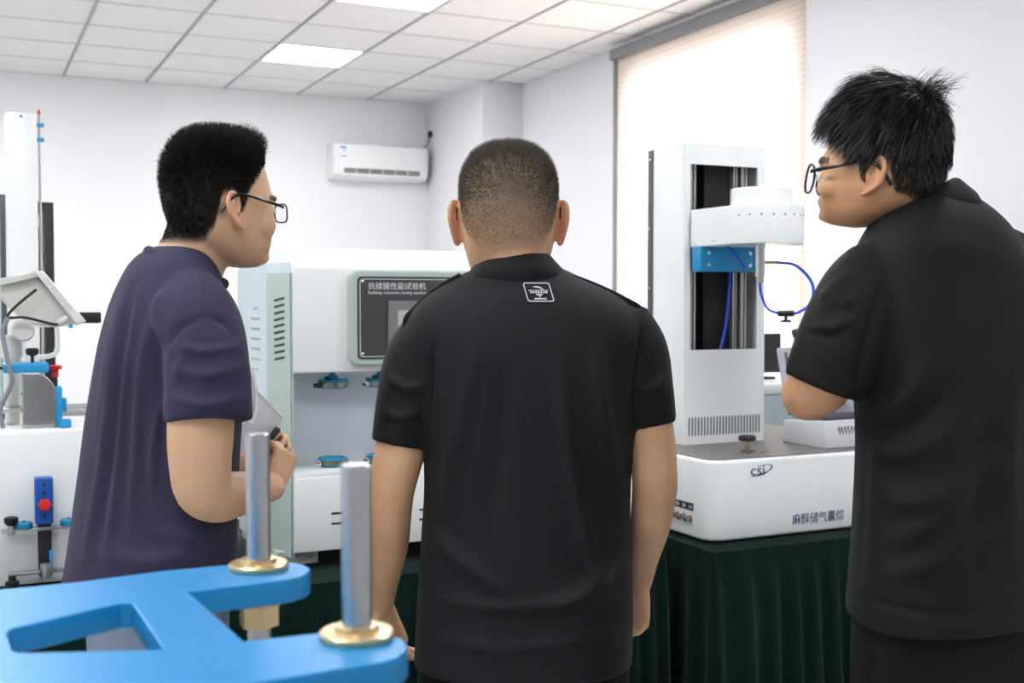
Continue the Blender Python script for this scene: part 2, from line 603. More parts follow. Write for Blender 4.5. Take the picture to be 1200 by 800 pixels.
# sage chamfer skin on the left cheek with the green louvre slots
ca, cb = Vector((X0 - .0015, Y0 + .003, 0)), Vector((X0 - .0395, Y0 + .103, 0))
cd = (cb - ca).normalized(); cn = Vector((cd.y, -cd.x, 0)) * 1
if cn.x > 0: cn = -cn
Lc = (cb - ca).length
def M_plane(o, ex, ey):
    ez = ex.cross(ey)
    return Matrix(((ex.x, ey.x, ez.x, o.x), (ex.y, ey.y, ez.y, o.y), (ex.z, ey.z, ez.z, o.z), (0, 0, 0, 1)))
Mc = M_plane(cb + cn * .002, -cd, Vector((0, 0, 1)))
prism('chamfer_panel', [rrect(Lc - .002, .742, .002, Lc / 2, .79 + .371)], .003, Mc, m_sage, ck)
for k in range(10):
    z = 1.463 - k * .0172
    a = math.radians(9)
    pts = [(Lc * .55 + x * math.cos(a) - y * math.sin(a), z + x * math.sin(a) + y * math.cos(a)) for x, y in rrect(.048, .0068, .0033)]
    prism('louvre_slot', [pts], .002, Mc @ Matrix.Translation((0, 0, .0012)), m_greenv, ck)
# vent holes drilled in the left side
bm = bmesh.new()
for i in range(7):
    for j in range(5):
        if abs(i - 3) + abs(j - 2) > 4: continue
        bm_lathe(bm, [(.0035, 0), (.0035, .001)], (X0 - .0385, Y0 + .20 + j * .022, 1.27 + i * .028), (-1, 0, 0), 8)
tag(bm_link('vent_holes', bm, m_lcd_f, ck, None, None), kind='stuff')

# upper head: white fascia with a sloped top
bm = bmesh.new()
prof = [(Y0 - .004, 1.27), (Y0 - .004, 1.548), (Y0 + .06, 1.598), (Y1, 1.598), (Y1, 1.27)]
bm_rings(bm, [[Vector((x, p[0], p[1])) for p in prof] for x in (X0 + .002, X1 - .002)])
es = [e for e in bm.edges if abs(e.verts[0].co.y - e.verts[1].co.y) < 1e-4 and abs(e.verts[0].co.z - e.verts[1].co.z) < 1e-4]
bmesh.ops.bevel(bm, geom=es, offset=.006, segments=3, affect='EDGES', profile=.5)
bmesh.ops.recalc_face_normals(bm, faces=bm.faces)
bm_link('upper_head', bm, m_white, rm, None, 30)
box('back_panel', (X0 + .02, Y0 + .16, .99), (X1 - .02, Y0 + .175, 1.275), m_back, rm, 0)
box('deck', (X0 + .002, Y0 - .002, .995), (X1 - .002, Y0 + .17, 1.01), m_white, rm, .003)
box('lower_front', (X0 + .002, Y0 - .006, ZB), (X1 - .002, Y1, .997), m_white, rm, .004)
box('plinth', (X0 - .035, Y0 + .03, .762), (X0 + .075, Y1 - .02, .80), m_sage, rm, .003)
box('plinth', (X1 - .075, Y0 + .03, .762), (X1 + .03, Y1 - .02, .80), m_sage, rm, .003)
for px in (X0 + .03, X1 - .03):
    for py in (Y0 + .07, Y1 - .07):
        lathe('foot', [(.016, 0), (.018, .004), (.012, .009), (.006, .012)], (px, py, TZ), (0, 0, 1), m_chrome, rm, 16)
for (xa, xb, z) in ((.872, 1.08, .897), (.872, 1.08, .870), (1.12, 1.28, .888), (1.12, 1.28, .861)):
    prism('slot', [rrect(xb - xa, .0055, .002, (xa + xb) / 2, z)], .003, M_front(0, Y0 - .0055, 0), m_slot, rm)
# control panel
PX0, PX1, PZ0, PZ1 = .918, 1.42, 1.287, 1.541
pc = ((PX0 + PX1) / 2, (PZ0 + PZ1) / 2)
pf = prism('panel_frame', [rrect(PX1 - PX0, PZ1 - PZ0, .03, *pc)], .028, M_front(0, Y0 - .010, 0), m_sage, rm, .006)
fy = Y0 - .0245
prism('panel_plate', [rrect(PX1 - PX0 - .045, PZ1 - PZ0 - .034, .012, *pc)], .002, M_front(0, fy, 0), m_panelk, pf)
w, h = PX1 - PX0 - .058, PZ1 - PZ0 - .047
prism('panel_line', [rrect(w, h, .010, *pc), rrect(w - .0035, h - .0035, .009, *pc)], .0006, M_front(0, fy - .0012, 0), m_print, pf)
for sx in (-1, 1):
    for sz in (-1, 1):
        lathe('screw', [(.0045, 0), (.0045, .001), (.002, .003)], (pc[0] + sx * (w / 2 - .009), fy - .001, pc[1] + sz * (h / 2 - .008)), (0, -1, 0), m_chrome, pf, 12)
text('panel_title', '抗揉搓性能试验机', .0205, M_front(PX0 + .052, fy - .0014, PZ1 - .050), m_print, pf, .0005)
text('panel_subtitle', 'Rubbing resistance testing machine', .0112, M_front(PX0 + .052, fy - .0014, PZ1 - .0635), m_print, pf, .0004, sx=1.05)
sc_ = prism('touch_screen', [rrect(.215, .156, .003, PX0 + .107 + .1075, PZ0 + .094)], .008, M_front(0, fy - .004, 0), m_lcd_f, pf, .001)
prism('screen', [rrect(.175, .115, .001, PX0 + .107 + .1075 + .006, PZ0 + .090)], .001, M_front(0, fy - .0083, 0), m_lcd, sc_)
# four pairs of round clamps: upper hang from the head, lower stand on the deck
m_band = mat('clamp_band', (160, 154, 140), .3, .9)
for k in range(4):
    cx, cy = .905 + k * .135, Y0 + .085
    c1 = lathe('upper_clamp', [(.030, 0), (.039, .002), (.040, .005), (.040, .0215), (.039, .025), (.014, .026), (.014, .036), (.008, .037), (.008, .05), (.005, .05)], (cx, cy, 1.2215), (0, 0, 1), m_teal, rm, 32)
    lathe('clamp_band', [(.0395, 0), (.0412, .001), (.0412, .0125), (.0395, .0135)], (cx, cy, 1.226), (0, 0, 1), m_band, c1, 32)
    box('band_screw', (cx - .058, cy - .022, 1.226), (cx - .036, cy - .010, 1.238), m_chrome if k % 2 else m_dark, c1, .003)
    cyl('hose_fitting', (cx - .013, cy - .005, 1.249), (cx - .024, cy - .008, 1.252), .004, m_dark, c1, 10)
    c2 = lathe('lower_clamp', [(.034, 0), (.039, .002), (.040, .004), (.040, .020), (.038, .024), (.030, .0245), (.028, .022), (.012, .0222), (.011, .025)], (cx, cy, 1.0105), (0, 0, 1), m_teal, rm, 32)
    lathe('clamp_band', [(.0395, 0), (.0412, .001), (.0412, .0125), (.0395, .0135)], (cx, cy, 1.0155), (0, 0, 1), m_band, c2, 32)
    lathe('band_screw', [(.007, 0), (.008, .002), (.008, .014), (.006, .015)], (cx - .047, cy - .012, 1.022), (0, -1, 0), m_chrome, c2, 12)
base_at(rm, ((X0 + X1) / 2, (Y0 + Y1) / 2, TZ))

# low instrument seen in the gap beside the middle man's arm
lo = empty('instrument_case', label='low white instrument with black slots between the two big testers', cat='instrument')
box('case', (1.548, 2.94, .79), (1.815, 3.28, 1.0), m_white, lo, .006)
box('base_plate', (1.543, 2.93, .762), (1.82, 3.29, .79), m_white, lo, .004)
for k in range(3):
    prism('slot', [rrect(.24, .007, .003, 1.675, .915 - k * .018)], .003, M_front(0, 2.9395, 0), m_slot, lo)
for px in (1.555, 1.795):
    for py in (2.96, 3.26):
        lathe('foot', [(.012, 0), (.012, .012)], (px, py, TZ), (0, 0, 1), m_black, lo, 12)
base_at(lo, (1.675, 3.11, TZ))

# ================================================================ column tester with the csi mark
m_deck = mat('deck_grey', (112, 108, 106), .55, bump=(200, .1), var=(120, .12))
m_blue = mat('anodised_blue', (22, 140, 196), .4, .1, bump=(150, .03))
m_ink = mat('logo_ink', (30, 34, 96), .5)
m_rail_al = mat('aluminium_profile', (186, 184, 180), .35, .8)
m_inside = mat('column_inside', (14, 15, 18), .7)
m_hose = mat('blue_hose', (20, 80, 220), .3)
m_nick = mat('nickel', (165, 155, 135), .2, 1.0)
m_strip = mat('column_back_grey', (74, 76, 80), .5)
ct = empty('column_tester', label='tall white column tester with blue clamp bracket and dark blue logo on its base', cat='machine')
bx0, bx1, by0, by1, bz0, bz1 = 1.945, 2.75, 2.748, 3.55, .757, .992
prism('base', [rrect(bx1 - bx0, by1 - by0, .06, (bx0 + bx1) / 2, (by0 + by1) / 2, 10)], bz1 - bz0, M_top(0, 0, (bz0 + bz1) / 2), m_white, ct, .010, 3)
prism('deck', [rrect(bx1 - bx0 - .035, by1 - by0 - .035, .045, (bx0 + bx1) / 2, (by0 + by1) / 2, 10)], .003, M_top(0, 0, bz1 + .001), m_deck, ct, .0005)
for px in (bx0 + .07, bx1 - .07):
    for py in (by0 + .07, by1 - .07):
        lathe('foot', [(.02, 0), (.02, .008)], (px, py, TZ), (0, 0, 1), m_black, ct, 16)
# the column: shell with a window cut in its face
cx0, cx1, cy0, cy1, cz0, cz1 = 2.09, 2.41, 3.10, 3.31, bz1 + .0025, 1.962
bm = bmesh.new()
for lo_, hi_ in (((cx0, cz0), (cx1, 1.30)), ((cx0, 1.898), (cx1, cz1)), ((cx0, 1.30), (2.113, 1.898)), ((2.378, 1.30), (cx1, 1.898))):
    bm_box(bm, (lo_[0], cy0, lo_[1]), (hi_[0], cy0 + .006, hi_[1]))
bmesh.ops.remove_doubles(bm, verts=bm.verts, dist=1e-5)
bm_link('column_face', bm, m_white, ct, None, None)
box('column_side', (cx0, cy0 + .004, cz0), (cx0 + .006, cy1 - .012, cz1), m_white, ct, .001)
box('column_side', (cx1 - .006, cy0 + .004, cz0), (cx1, cy1 - .012, cz1), m_white, ct, .001)
box('column_top', (cx0, cy0, cz1 - .001), (cx1, cy1 - .012, cz1 + .005), m_white, ct, .002)
bk = box('column_back', (cx0 - .004, cy1 - .026, cz0), (cx1 + .004, cy1 + .006, cz1), m_strip, ct, .002)
for z in (1.08, 1.3, 1.5, 1.7, 1.93):
    lathe('screw', [(.004, 0), (.004, .001), (.002, .002)], (cx0 - .004, cy1 - .010, z), (-1, 0, 0), m_chrome, bk, 10)
box('inner_liner', (cx0 + .007, cy0 + .15, 1.1), (cx1 - .007, cy0 + .155, cz1 - .01), m_inside, ct, 0)
box('inner_liner', (2.20, cy0 + .05, 1.1), (2.31, cy0 + .055, cz1 - .01), m_inside, ct, 0)
for (xa, w) in ((2.125, .030), (2.30, .018), (2.332, .026)):
    bm = bmesh.new()
    for k in range(3):
        ww = w / 3
        bm_box(bm, (xa + k * ww + .001, cy0 + .028 + (0 if k != 1 else .004), 1.1), (xa + (k + 1) * ww - .001, cy0 + .05, cz1 - .012), .001, 1)
    bm_link('guide_profile', bm, m_rail_al, ct)
tube('inner_hose', [(2.29, cy0 + .03, 1.60), (2.288, cy0 + .03, 1.5), (2.275, cy0 + .03, 1.38), (2.25, cy0 + .03, 1.28), (2.24, cy0 + .03, 1.2)], .005, m_hose, ct)
for k in range(24):
    x = cx0 + .022 + k * .0121
    prism('vent_slot', [rrect(.0042, .060, .002, x, 1.052)], .002, M_front(0, cy0 - .0003, 0), m_strip, ct)
# travelling head
hx, hy, hr = 2.235, 2.885, .121
plan = [(2.108, 3.09), (2.108, 3.06)]
n = 40
for k in range(n + 1):
    a = math.radians(183 + (354 - 183) * k / n)
    plan.append((hx + hr * math.cos(a), hy + hr * math.sin(a)))
plan += [(2.362, 3.06), (2.362, 3.09)]
hd = prism('travelling_head', [plan], .118, M_top(0, 0, 1.690), m_white, ct, .004, 3)
lathe('head_drum', [(.094, 0), (.094, .052), (.091, .056)], (hx, hy + .01, 1.748), (0, 0, 1), m_white, hd, 48)
for k in range(9):
    a = math.radians(196 + k * 17)
    lathe('set_screw', [(.0028, 0), (.0028, .001)], (hx + (hr - .0003) * math.cos(a), hy + (hr - .0003) * math.sin(a), 1.718), (math.cos(a), math.sin(a), 0), m_dark, hd, 8)
for (yy, zz) in ((3.06, 1.638), (2.97, 1.645)):
    lathe('set_screw', [(.003, 0), (.003, .001)], (2.1078 + (.004 if yy < 3 else 0), yy, zz), (-1, -.05, 0), m_chrome, hd, 8)
br = box('bracket', (2.108, 3.035, 1.552), (2.362, 3.085, 1.632), m_blue, ct, .003)
for x in (2.14, 2.30):
    for z in (1.573, 1.612):
        lathe('bolt', [(.006, 0), (.006, .002), (.003, .0025)], (x, 3.0352, z), (0, -1, 0), m_chrome, br, 12)
cyl('mandrel', (2.235, 2.90, 1.632), (2.235, 2.90, 1.535), .017, m_steel, ct, 24)
cyl('mandrel_tip', (2.235, 2.90, 1.536), (2.235, 2.90, 1.515), .012, m_steel, ct, 24)
cyl('hose_fitting', (2.252, 2.895, 1.578), (2.29, 2.875, 1.578), .0055, m_nick, ct, 12)
tube('air_hose', [(2.285, 2.877, 1.578), (2.335, 2.85, 1.568), (2.385, 2.835, 1.515), (2.385, 2.835, 1.455), (2.345, 2.845, 1.425), (2.328, 2.85, 1.420)], .0045, m_hose, ct, 10, 10)
tube('air_hose', [(2.235, 2.90, 1.52), (2.237, 2.895, 1.48), (2.255, 2.885, 1.435), (2.285, 2.872, 1.420)], .0045, m_hose, ct, 10, 10)
tube('air_hose', [(2.175, 2.99, 1.632), (2.205, 2.98, 1.60), (2.225, 2.965, 1.56)], .0045, m_hose, ct)
vl = cyl('hose_valve', (2.284, 2.873, 1.420), (2.329, 2.849, 1.420), .010, m_black, ct, 14, .003)
cyl('valve_lever', (2.306, 2.861, 1.418), (2.306, 2.861, 1.398), .005, m_black, vl, 10)
box('valve_handle', (2.290, 2.853, 1.392), (2.322, 2.869, 1.400), m_black, vl, .003)
# clamp knob on the deck
kb = lathe('clamp_knob', [(.017, 0), (.017, .010), (.006, .011), (.006, .034), (.022, .036), (.027, .040), (.027, .048), (.022, .053), (.010, .054)], (2.165, 2.865, bz1 + .0025), (0, 0, 1), m_black, ct, 24)
lathe('knob_stem', [(.0175, 0), (.0175, .011), (.0065, .012), (.0065, .035)], (2.165, 2.865, bz1 + .0026), (0, 0, 1), m_nick, kb, 20)
for k in range(5):
    a = k * 1.25
    lathe('deck_nut', [(.006, 0), (.006, .004), (.003, .005)], (2.185 + .045 * math.cos(a), 2.855 + .022 * math.sin(a), bz1 + .0025), (0, 0, 1), m_nick, ct, 10)
# logo and lettering on the base front
fyb = by0 - .0008
text('logo_letters', 'csi', .046, M_front(2.088, fyb, .944), m_ink, ct, .0006, sx=1.15)
arc = []
for k in range(25):
    a = math.radians(205 + k * 250 / 24)
    arc.append((2.122 + .046 * math.cos(a) * math.cos(.22) - .013 * math.sin(a) * math.sin(.22), .957 + .046 * math.cos(a) * math.sin(.22) + .013 * math.sin(a) * math.cos(.22)))
sw = []
inn = []
for k, p in enumerate(arc):
    t = k / 24
    th = .0008 + .0024 * math.sin(math.pi * t) ** 2
    q = Vector((p[0] - 2.122, p[1] - .957)).normalized()
    sw.append((p[0] + q.x * th, p[1] + q.y * th))
    inn.append((p[0] - q.x * th, p[1] - q.y * th))
prism('logo_swoosh', [sw + inn[::-1]], .0006, M_front(0, fyb, 0), m_ink, ct)
text('base_lettering', '麻醉储气囊综', .036, M_front(2.245, fyb, .787), m_ink, ct, .0006, sx=.93)
# connectors on the left side of the base
fx = bx0 - .001
lbp = prism('connector_label', [rrect(.13, .022, .001, -2.895, .848)], .001, M_side(fx, 0, 0), m_black, ct)
for k in range(4):
    for q_ in (-.0045, .0045):
        prism('label_mark', [rrect(.006, .010, .001, -2.945 + k * .034 + q_, .848), rrect(.003, .004, .0005, -2.945 + k * .034 + q_, .849)], .0006, M_side(fx - .0008, 0, 0), m_print, lbp)
for k in range(4):
    lathe('air_connector', [(.010, 0), (.010, .004), (.007, .005), (.007, .014), (.009, .015), (.009, .020), (.004, .021)], (fx, 2.945 - k * .034, .814), (-1, 0, 0), m_nick, ct, 14)
base_at(ct, ((bx0 + bx1) / 2, (by0 + by1) / 2, TZ))

# console and open laptop standing on the tester's deck
m_lap = mat('laptop_grey', (188, 190, 200), .35, .3)
m_lapd = mat('laptop_dark', (92, 96, 104), .4, .2)
m_cons = mat('console_shell', (214, 215, 218), .45)
cons = empty('printer_console', label='low pale grey console with slotted front standing on the column tester deck', cat='console')
z0 = bz1 + .0028
bm = bmesh.new()
k0, k1 = 2.438, 2.70
prof = [(2.825, z0), (2.835, z0 + .088), (3.03, z0 + .072), (3.04, z0)]
bm_rings(bm, [[Vector((x, p[0], p[1])) for p in prof] for x in (k0, k1)])
bmesh.ops.recalc_face_normals(bm, faces=bm.faces)
bmesh.ops.bevel(bm, geom=list(bm.edges), offset=.004, segments=2, affect='EDGES', profile=.5)
bm_link('shell', bm, m_cons, cons)
for r_ in range(3):
    for k in range(12):
        pts = [(x + .15 * y, y) for x, y in rrect(.0035, .013, .0015)]
        pts = [(k0 + .055 + k * .013 + (r_ % 2) * .006 + x, z0 + .060 - r_ * .012 + y) for x, y in pts]
        prism('vent_slot', [pts], .002, M_front(0, 2.8305 + (r_ - 1) * .0012, 0) , m_slot, cons)
base_at(cons, ((k0 + k1) / 2, 2.93, z0))
lap = empty('laptop', label='grey open laptop on the pale console behind the right man\'s elbow', cat='laptop')
zc = z0 + .089
prism('laptop_base', [rrect(.27, .20, .015, 2.585, 2.935)], .022, M_top(0, 0, zc + .012), m_lapd, lap, .004)
Ml = Matrix.Translation((2.585, 3.035, zc + .02)) @ Matrix.Rotation(math.radians(-14), 4, 'X') @ M_front()
ld = prism('laptop_lid', [rrect(.27, .20, .012, 0, .105)], .010, Ml, m_lap, lap, .003)
prism('laptop_screen', [rrect(.235, .155, .002, .006, .11)], .001, Ml @ Matrix.Translation((0, 0, .0053)), m_lapd, ld)
base_at(lap, (2.585, 2.935, zc))

# cabinet by the window with a black monitor on it
m_cab = mat('cabinet_grey', (176, 192, 194), .5)
cab = empty('side_cabinet', label='pale grey cabinet with white top standing by the window behind the column tester', cat='cabinet')
qx0, qx1, qy0, qy1 = 2.80, 3.50, 3.86, 4.40
box('body', (qx0, qy0, .06), (qx1, qy1, 1.07), m_cab, cab, .006)
box('plinth', (qx0 + .02, qy0 + .02, 0), (qx1 - .02, qy1 - .02, .06), m_dark, cab, 0)
box('top', (qx0 - .012, qy0 - .012, 1.07), (qx1 + .012, qy1 + .012, 1.115), m_white, cab, .008)
for k in range(2):
    d = box('door', (qx0 + .012 + k * .34, qy0 - .016, .10), (qx0 + .340 + k * .34, qy0, 1.06), m_cab, cab, .004)
    cyl('handle', (qx0 + (.31 if k == 0 else .38), qy0 - .025, .55), (qx0 + (.31 if k == 0 else .38), qy0 - .025, .70), .005, m_steel, d, 10)
base_at(cab, ((qx0 + qx1) / 2, (qy0 + qy1) / 2, 0))
mon = empty('monitor', label='small black monitor standing on the pale grey cabinet', cat='monitor')
box('screen', (3.0, 4.10, 1.14), (3.28, 4.14, 1.315), m_black, mon, .004)
box('stand', (3.10, 4.12, 1.125), (3.18, 4.16, 1.18), m_black, mon, .003)
box('foot', (3.06, 4.06, 1.115), (3.22, 4.2, 1.126), m_black, mon, .003)
base_at(mon, (3.14, 4.13, 1.115))
# ================================================================ clamp tester at the left edge
m_beige = mat('beige_plastic', (206, 206, 198), .5, bump=(300, .05))
m_red = mat('red_knob', (205, 28, 38), .4)
m_sky = mat('sky_blue_plastic', (40, 150, 205), .4)
m_cable = mat('grey_cable', (128, 130, 138), .5)
cl = empty('clamp_tester', label='white box tester with blue clamp fixture at the left edge of the picture', cat='machine')
box('body', (-.42, 3.0, .772), (.48, 3.33, 1.145), m_white, cl, .008)
for px in (-.36, .42):
    for py in (3.04, 3.29):
        lathe('foot', [(.02, 0), (.02, .022)], (px, py, TZ), (0, 0, 1), m_black, cl, 12)
# front fixture
fp = box('fixture_plate', (.150, 2.955, .925), (.190, 2.999, 1.035), mat('fixture_blue', (20, 84, 170), .4, .2), cl, .003)
for z in (1.02, 1.0, .945):
    lathe('plate_hole', [(.004, 0), (.004, .0008)], (.170, 2.9552, z), (0, -1, 0), m_slot, fp, 10)
def star_knob(name, c, axis, r, m, parent, depth=.014):
    pts = []
    for k in range(48):
        a = 2 * math.pi * k / 48
        rr = r * (1 + .10 * math.cos(6 * a))
        pts.append((rr * math.cos(a), rr * math.sin(a)))
    x, y, d = frame_of(axis)
    return prism(name, [pts], depth, M_plane(Vector(c), x, y), m, parent, .003)
star_knob('red_star_knob', (.170, 2.944, .973), (0, -1, 0), .014, m_red, fp)
box('support_post', (.156, 2.965, .80), (.186, 2.999, .926), m_black, cl, .002)
box('post_strip', (.180, 2.962, .82), (.187, 2.99, .86), m_sky, cl, .001)
box('upper_bar', (.075, 2.958, .909), (.262, 2.978, .917), m_steel, cl, .002)
box('lower_bar', (.088, 2.950, .807), (.262, 2.972, .815), m_steel, cl, .002)
lathe('bar_collar', [(.012, 0), (.012, .034)], (.170, 2.947, .800), (0, 0, 1), m_steel, cl, 20)
for x in (.125, .225):
    lathe('blue_disc', [(.019, 0), (.020, .002), (.020, .012), (.018, .014), (.004, .0145), (.004, .018)], (x, 2.968, .917), (0, 0, 1), m_teal, cl, 24)
kn = lathe('thumb_knob', [(.007, 0), (.007, .022), (.012, .024), (.016, .030), (.016, .040), (.010, .043)], (.097, 2.962, .905), (0, 0, 1), m_black, cl, 20)
lathe('knob_collar', [(.0075, 0), (.0075, .02)], (.097, 2.962, .906), (0, 0, 1), m_steel, kn, 14)
kn = lathe('thumb_knob', [(.012, 0), (.016, .004), (.016, .016), (.009, .020), (.008, .03)], (.097, 2.958, .777), (0, 0, 1), m_black, cl, 20)
# arched steel bracket and rods on top
arch = [(0, 0), (0, .130)] + [(.035 + .040 * math.cos(math.radians(q_)), .090 + .040 * math.sin(math.radians(q_))) for q_ in range(90, -1, -10)] + [(.075, 0)]
prism('arched_bracket', [arch], .075, M_front(.130, 3.10, 1.145), m_steel, cl, .002)
for z_ in (1.19, 1.23):
    lathe('bracket_bolt', [(.004, 0), (.004, .002)], (.130, 3.08, z_), (-1, 0, 0), m_dark, cl, 10)
cyl('cross_rod', (-.1, 3.16, 1.185), (.44, 3.16, 1.185), .009, m_steel, cl, 16)
cyl('cross_rod', (.20, 3.20, 1.165), (.44, 3.20, 1.165), .007, m_steel, cl, 16)
for x in (-.09, .43):
    box('rod_block', (x - .015, 3.14, 1.145), (x + .015, 3.22, 1.20), m_dark, cl, .003)
box('blue_clamp', (.205, 3.07, 1.146), (.222, 3.13, 1.245), m_sky, cl, .003)
box('blue_clamp', (.218, 3.08, 1.18), (.233, 3.12, 1.215), m_sky, cl, .003)
box('blue_clamp', (.212, 3.04, 1.146), (.240, 3.08, 1.165), m_sky, cl, .003)
bb = box('blue_bar', (.088, 3.05, 1.283), (.190, 3.14, 1.306), m_sky, cl, .003)
lathe('bar_knob', [(.004, 0), (.004, .018), (.009, .02), (.015, .024), (.016, .034), (.012, .038)], (.155, 3.09, 1.304), (0, 0, 1), m_black, bb, 18)
lathe('red_knob', [(.008, 0), (.008, .018), (.016, .020), (.016, .028), (.011, .030)], (.208, 3.10, 1.268), (0, 0, 1), m_red, bb, 18)
cyl('knob_shaft', (.208, 3.10, 1.24), (.208, 3.10, 1.27), .006, m_dark, bb, 10)
cyl('side_pin', (.088, 3.09, 1.294), (.06, 3.09, 1.294), .004, m_black, bb, 10)
base_at(cl, (.03, 3.16, TZ))

# tilting display on its pole
td = empty('tilting_display', label='beige display head tilted on a short pole, seen from behind, above the left tester', cat='display')
hs = [(.082, 1.505), (.165, 1.522), (.262, 1.405), (.21, 1.393), (.148, 1.402), (.105, 1.445), (.080, 1.475)]
prism('housing', [hs], .17, M_front(0, 3.17, 0), m_beige, td, .006)
prism('back_lip', [[(.070, 1.512), (.17, 1.530), (.175, 1.520), (.085, 1.496)]], .20, M_front(0, 3.17, 0), m_beige, td, .002)
fr = prism('front_frame', [[(.160, 1.533), (.182, 1.533), (.280, 1.408), (.258, 1.398)]], .22, M_front(0, 3.17, 0), mat('display_white', (224, 225, 222), .45), td, .005)
for k in range(4):
    t = .2 + k * .16
    c = Vector((.171 + .098 * t, 3.0598, 1.533 - .130 * t))
    a = math.atan2(-.130, .098)
    pts = [(c.x + x * math.cos(a) - y * math.sin(a), c.z + x * math.sin(a) + y * math.cos(a)) for x, y in rrect(.018 - .002 * (k % 2), .008, .003)]
    pin = [(c.x + x * math.cos(a) - y * math.sin(a), c.z + x * math.sin(a) + y * math.cos(a)) for x, y in rrect(.0165 - .002 * (k % 2), .0065, .0025)]
    prism('port', [pts, pin], .001, M_front(0, c.y, 0), m_lcd_f, fr)
cyl('tilt_joint', (.135, 3.07, 1.385), (.135, 3.21, 1.385), .026, m_beige, td, 28, .004)
lathe('pole_socket', [(.027, 0), (.027, .055), (.024, .058)], (.112, 3.195, 1.315), (0, 0, 1), m_beige, td, 28)
cyl('pole', (.112, 3.195, 1.2), (.112, 3.195, 1.32), .021, m_beige, td, 28)
cyl('pole_base', (.112, 3.195, 1.1455), (.112, 3.195, 1.205), .018, m_beige, td, 20)
tube('cable', [(.165, 3.06, 1.487), (.12, 3.055, 1.448), (.10, 3.06, 1.42), (.14, 3.055, 1.418), (.20, 3.06, 1.402), (.215, 3.06, 1.402)], .0035, m_black, td)
cyl('cable_plug', (.213, 3.06, 1.403), (.235, 3.058, 1.418), .007, m_beige, td, 12)
tube('cable', [(.10, 3.06, 1.42), (.088, 3.06, 1.38), (.098, 3.05, 1.31), (.105, 3.05, 1.26), (.08, 3.05, 1.20), (.085, 3.06, 1.15)], .006, m_cable, td)
base_at(td, (.112, 3.195, 1.1455))

# arm with a black handle reaching right from behind the display
ar = empty('lever_arm', label='white lever arm with blue tip and black handle behind the tilting display', cat='lever')
box('arm_bar', (.14, 3.355, 1.388), (.262, 3.375, 1.402), m_white, ar, .002)
box('arm_tip', (.262, 3.352, 1.385), (.272, 3.378, 1.406), m_sky, ar, .002)
box('handle', (.274, 3.35, 1.398), (.345, 3.378, 1.428), m_black, ar, .004)
box('handle_plate', (.262, 3.345, 1.418), (.30, 3.349, 1.424), m_steel, ar, .001, rot=Matrix.Rotation(math.radians(32), 3, 'Y'))
cyl('arm_post', (.15, 3.365, TZ), (.15, 3.365, 1.39), .008, m_white, ar, 12)
tube('arm_strut', [(.232, 3.365, 1.39), (.232, 3.365, 1.33), (.215, 3.365, 1.31), (.15, 3.365, 1.305)], .007, m_white, ar)
base_at(ar, (.15, 3.365, TZ))

# tall white column of a second tester behind it
tc_ = empty('column_stand', label='tall narrow white column with a thin rod and blue clips at the left edge', cat='machine')
box('column', (.114, 3.45, .80), (.193, 3.58, 1.975), m_white, tc_, .003)
box('column_back', (.100, 3.57, .80), (.200, 3.60, 1.76), m_strip, tc_, .002)
box('foot_plate', (.02, 3.40, TZ), (.28, 3.68, .80), m_white, tc_, .005)
rd = cyl('side_rod', (.200, 3.46, .80), (.200, 3.46, 1.98), .0035, m_steel, tc_, 10)
for z in (1.90, 1.94):
    box('clip', (.193, 3.450, z), (.212, 3.470, z + .010), m_sky, rd, .002)
lathe('rod_tip', [(.005, 0), (.002, .012)], (.200, 3.46, 1.975), (0, 0, 1), m_red, rd, 8)
lathe('screw', [(.003, 0), (.003, .001)], (.153, 3.45, 1.965), (0, -1, 0), m_dark, tc_, 8)
base_at(tc_, (.153, 3.53, TZ))

# black framed glass cabinet further back
m_cglass = bpy.data.materials.new('cabinet_glass')
m_cglass.use_nodes = True
nt = m_cglass.node_tree
nt.nodes.remove(nt.nodes['Principled BSDF'])
mx = nt.nodes.new('ShaderNodeMixShader'); tr = nt.nodes.new('ShaderNodeBsdfTransparent'); gl = nt.nodes.new('ShaderNodeBsdfGlossy')
tr.inputs['Color'].default_value = (.92, .96, .96, 1)
gl.inputs['Roughness'].default_value = .03
mx.inputs[0].default_value = .10
nt.links.new(tr.outputs[0], mx.inputs[1]); nt.links.new(gl.outputs[0], mx.inputs[2]); nt.links.new(mx.outputs[0], nt.nodes['Material Output'].inputs[0])
gc = empty('glass_cabinet', label='black framed glass cabinet standing far back at the left edge', cat='cabinet')
gx0, gx1, gy0, gy1, gz = -.75, .338, 5.0, 5.45, 1.855
for x in (gx0, gx1 - .036):
    for y in (gy0, gy1 - .036):
        box('post', (x, y, 0), (x + .036, y + .036, gz), m_black, gc, .003)
for y in (gy0, gy1 - .036):
    for z in (.05, gz - .036):
        box('rail', (gx0 + .036, y, z), (gx1 - .036, y + .036, z + .036), m_black, gc, .003)
for x in (gx0, gx1 - .036):
    for z in (.05, gz - .036):
        box('rail', (x, gy0 + .036, z), (x + .036, gy1 - .036, z + .036), m_black, gc, .003)
box('front_pane', (gx0 + .036, gy0 + .014, .086), (gx1 - .036, gy0 + .020, gz - .036), m_cglass, gc, 0)
box('side_pane', (gx1 - .022, gy0 + .036, .086), (gx1 - .016, gy1 - .036, gz - .036), m_cglass, gc, 0)
box('back_board', (gx0 + .036, gy1 - .02, .086), (gx1 - .036, gy1 - .012, gz - .036), mat('cabinet_board', (214, 222, 222), .6), gc, 0)
for z in (.55, 1.0):
    box('shelf', (gx0 + .036, gy0 + .04, z), (gx1 - .036, gy1 - .03, z + .012), m_white, gc, .002)
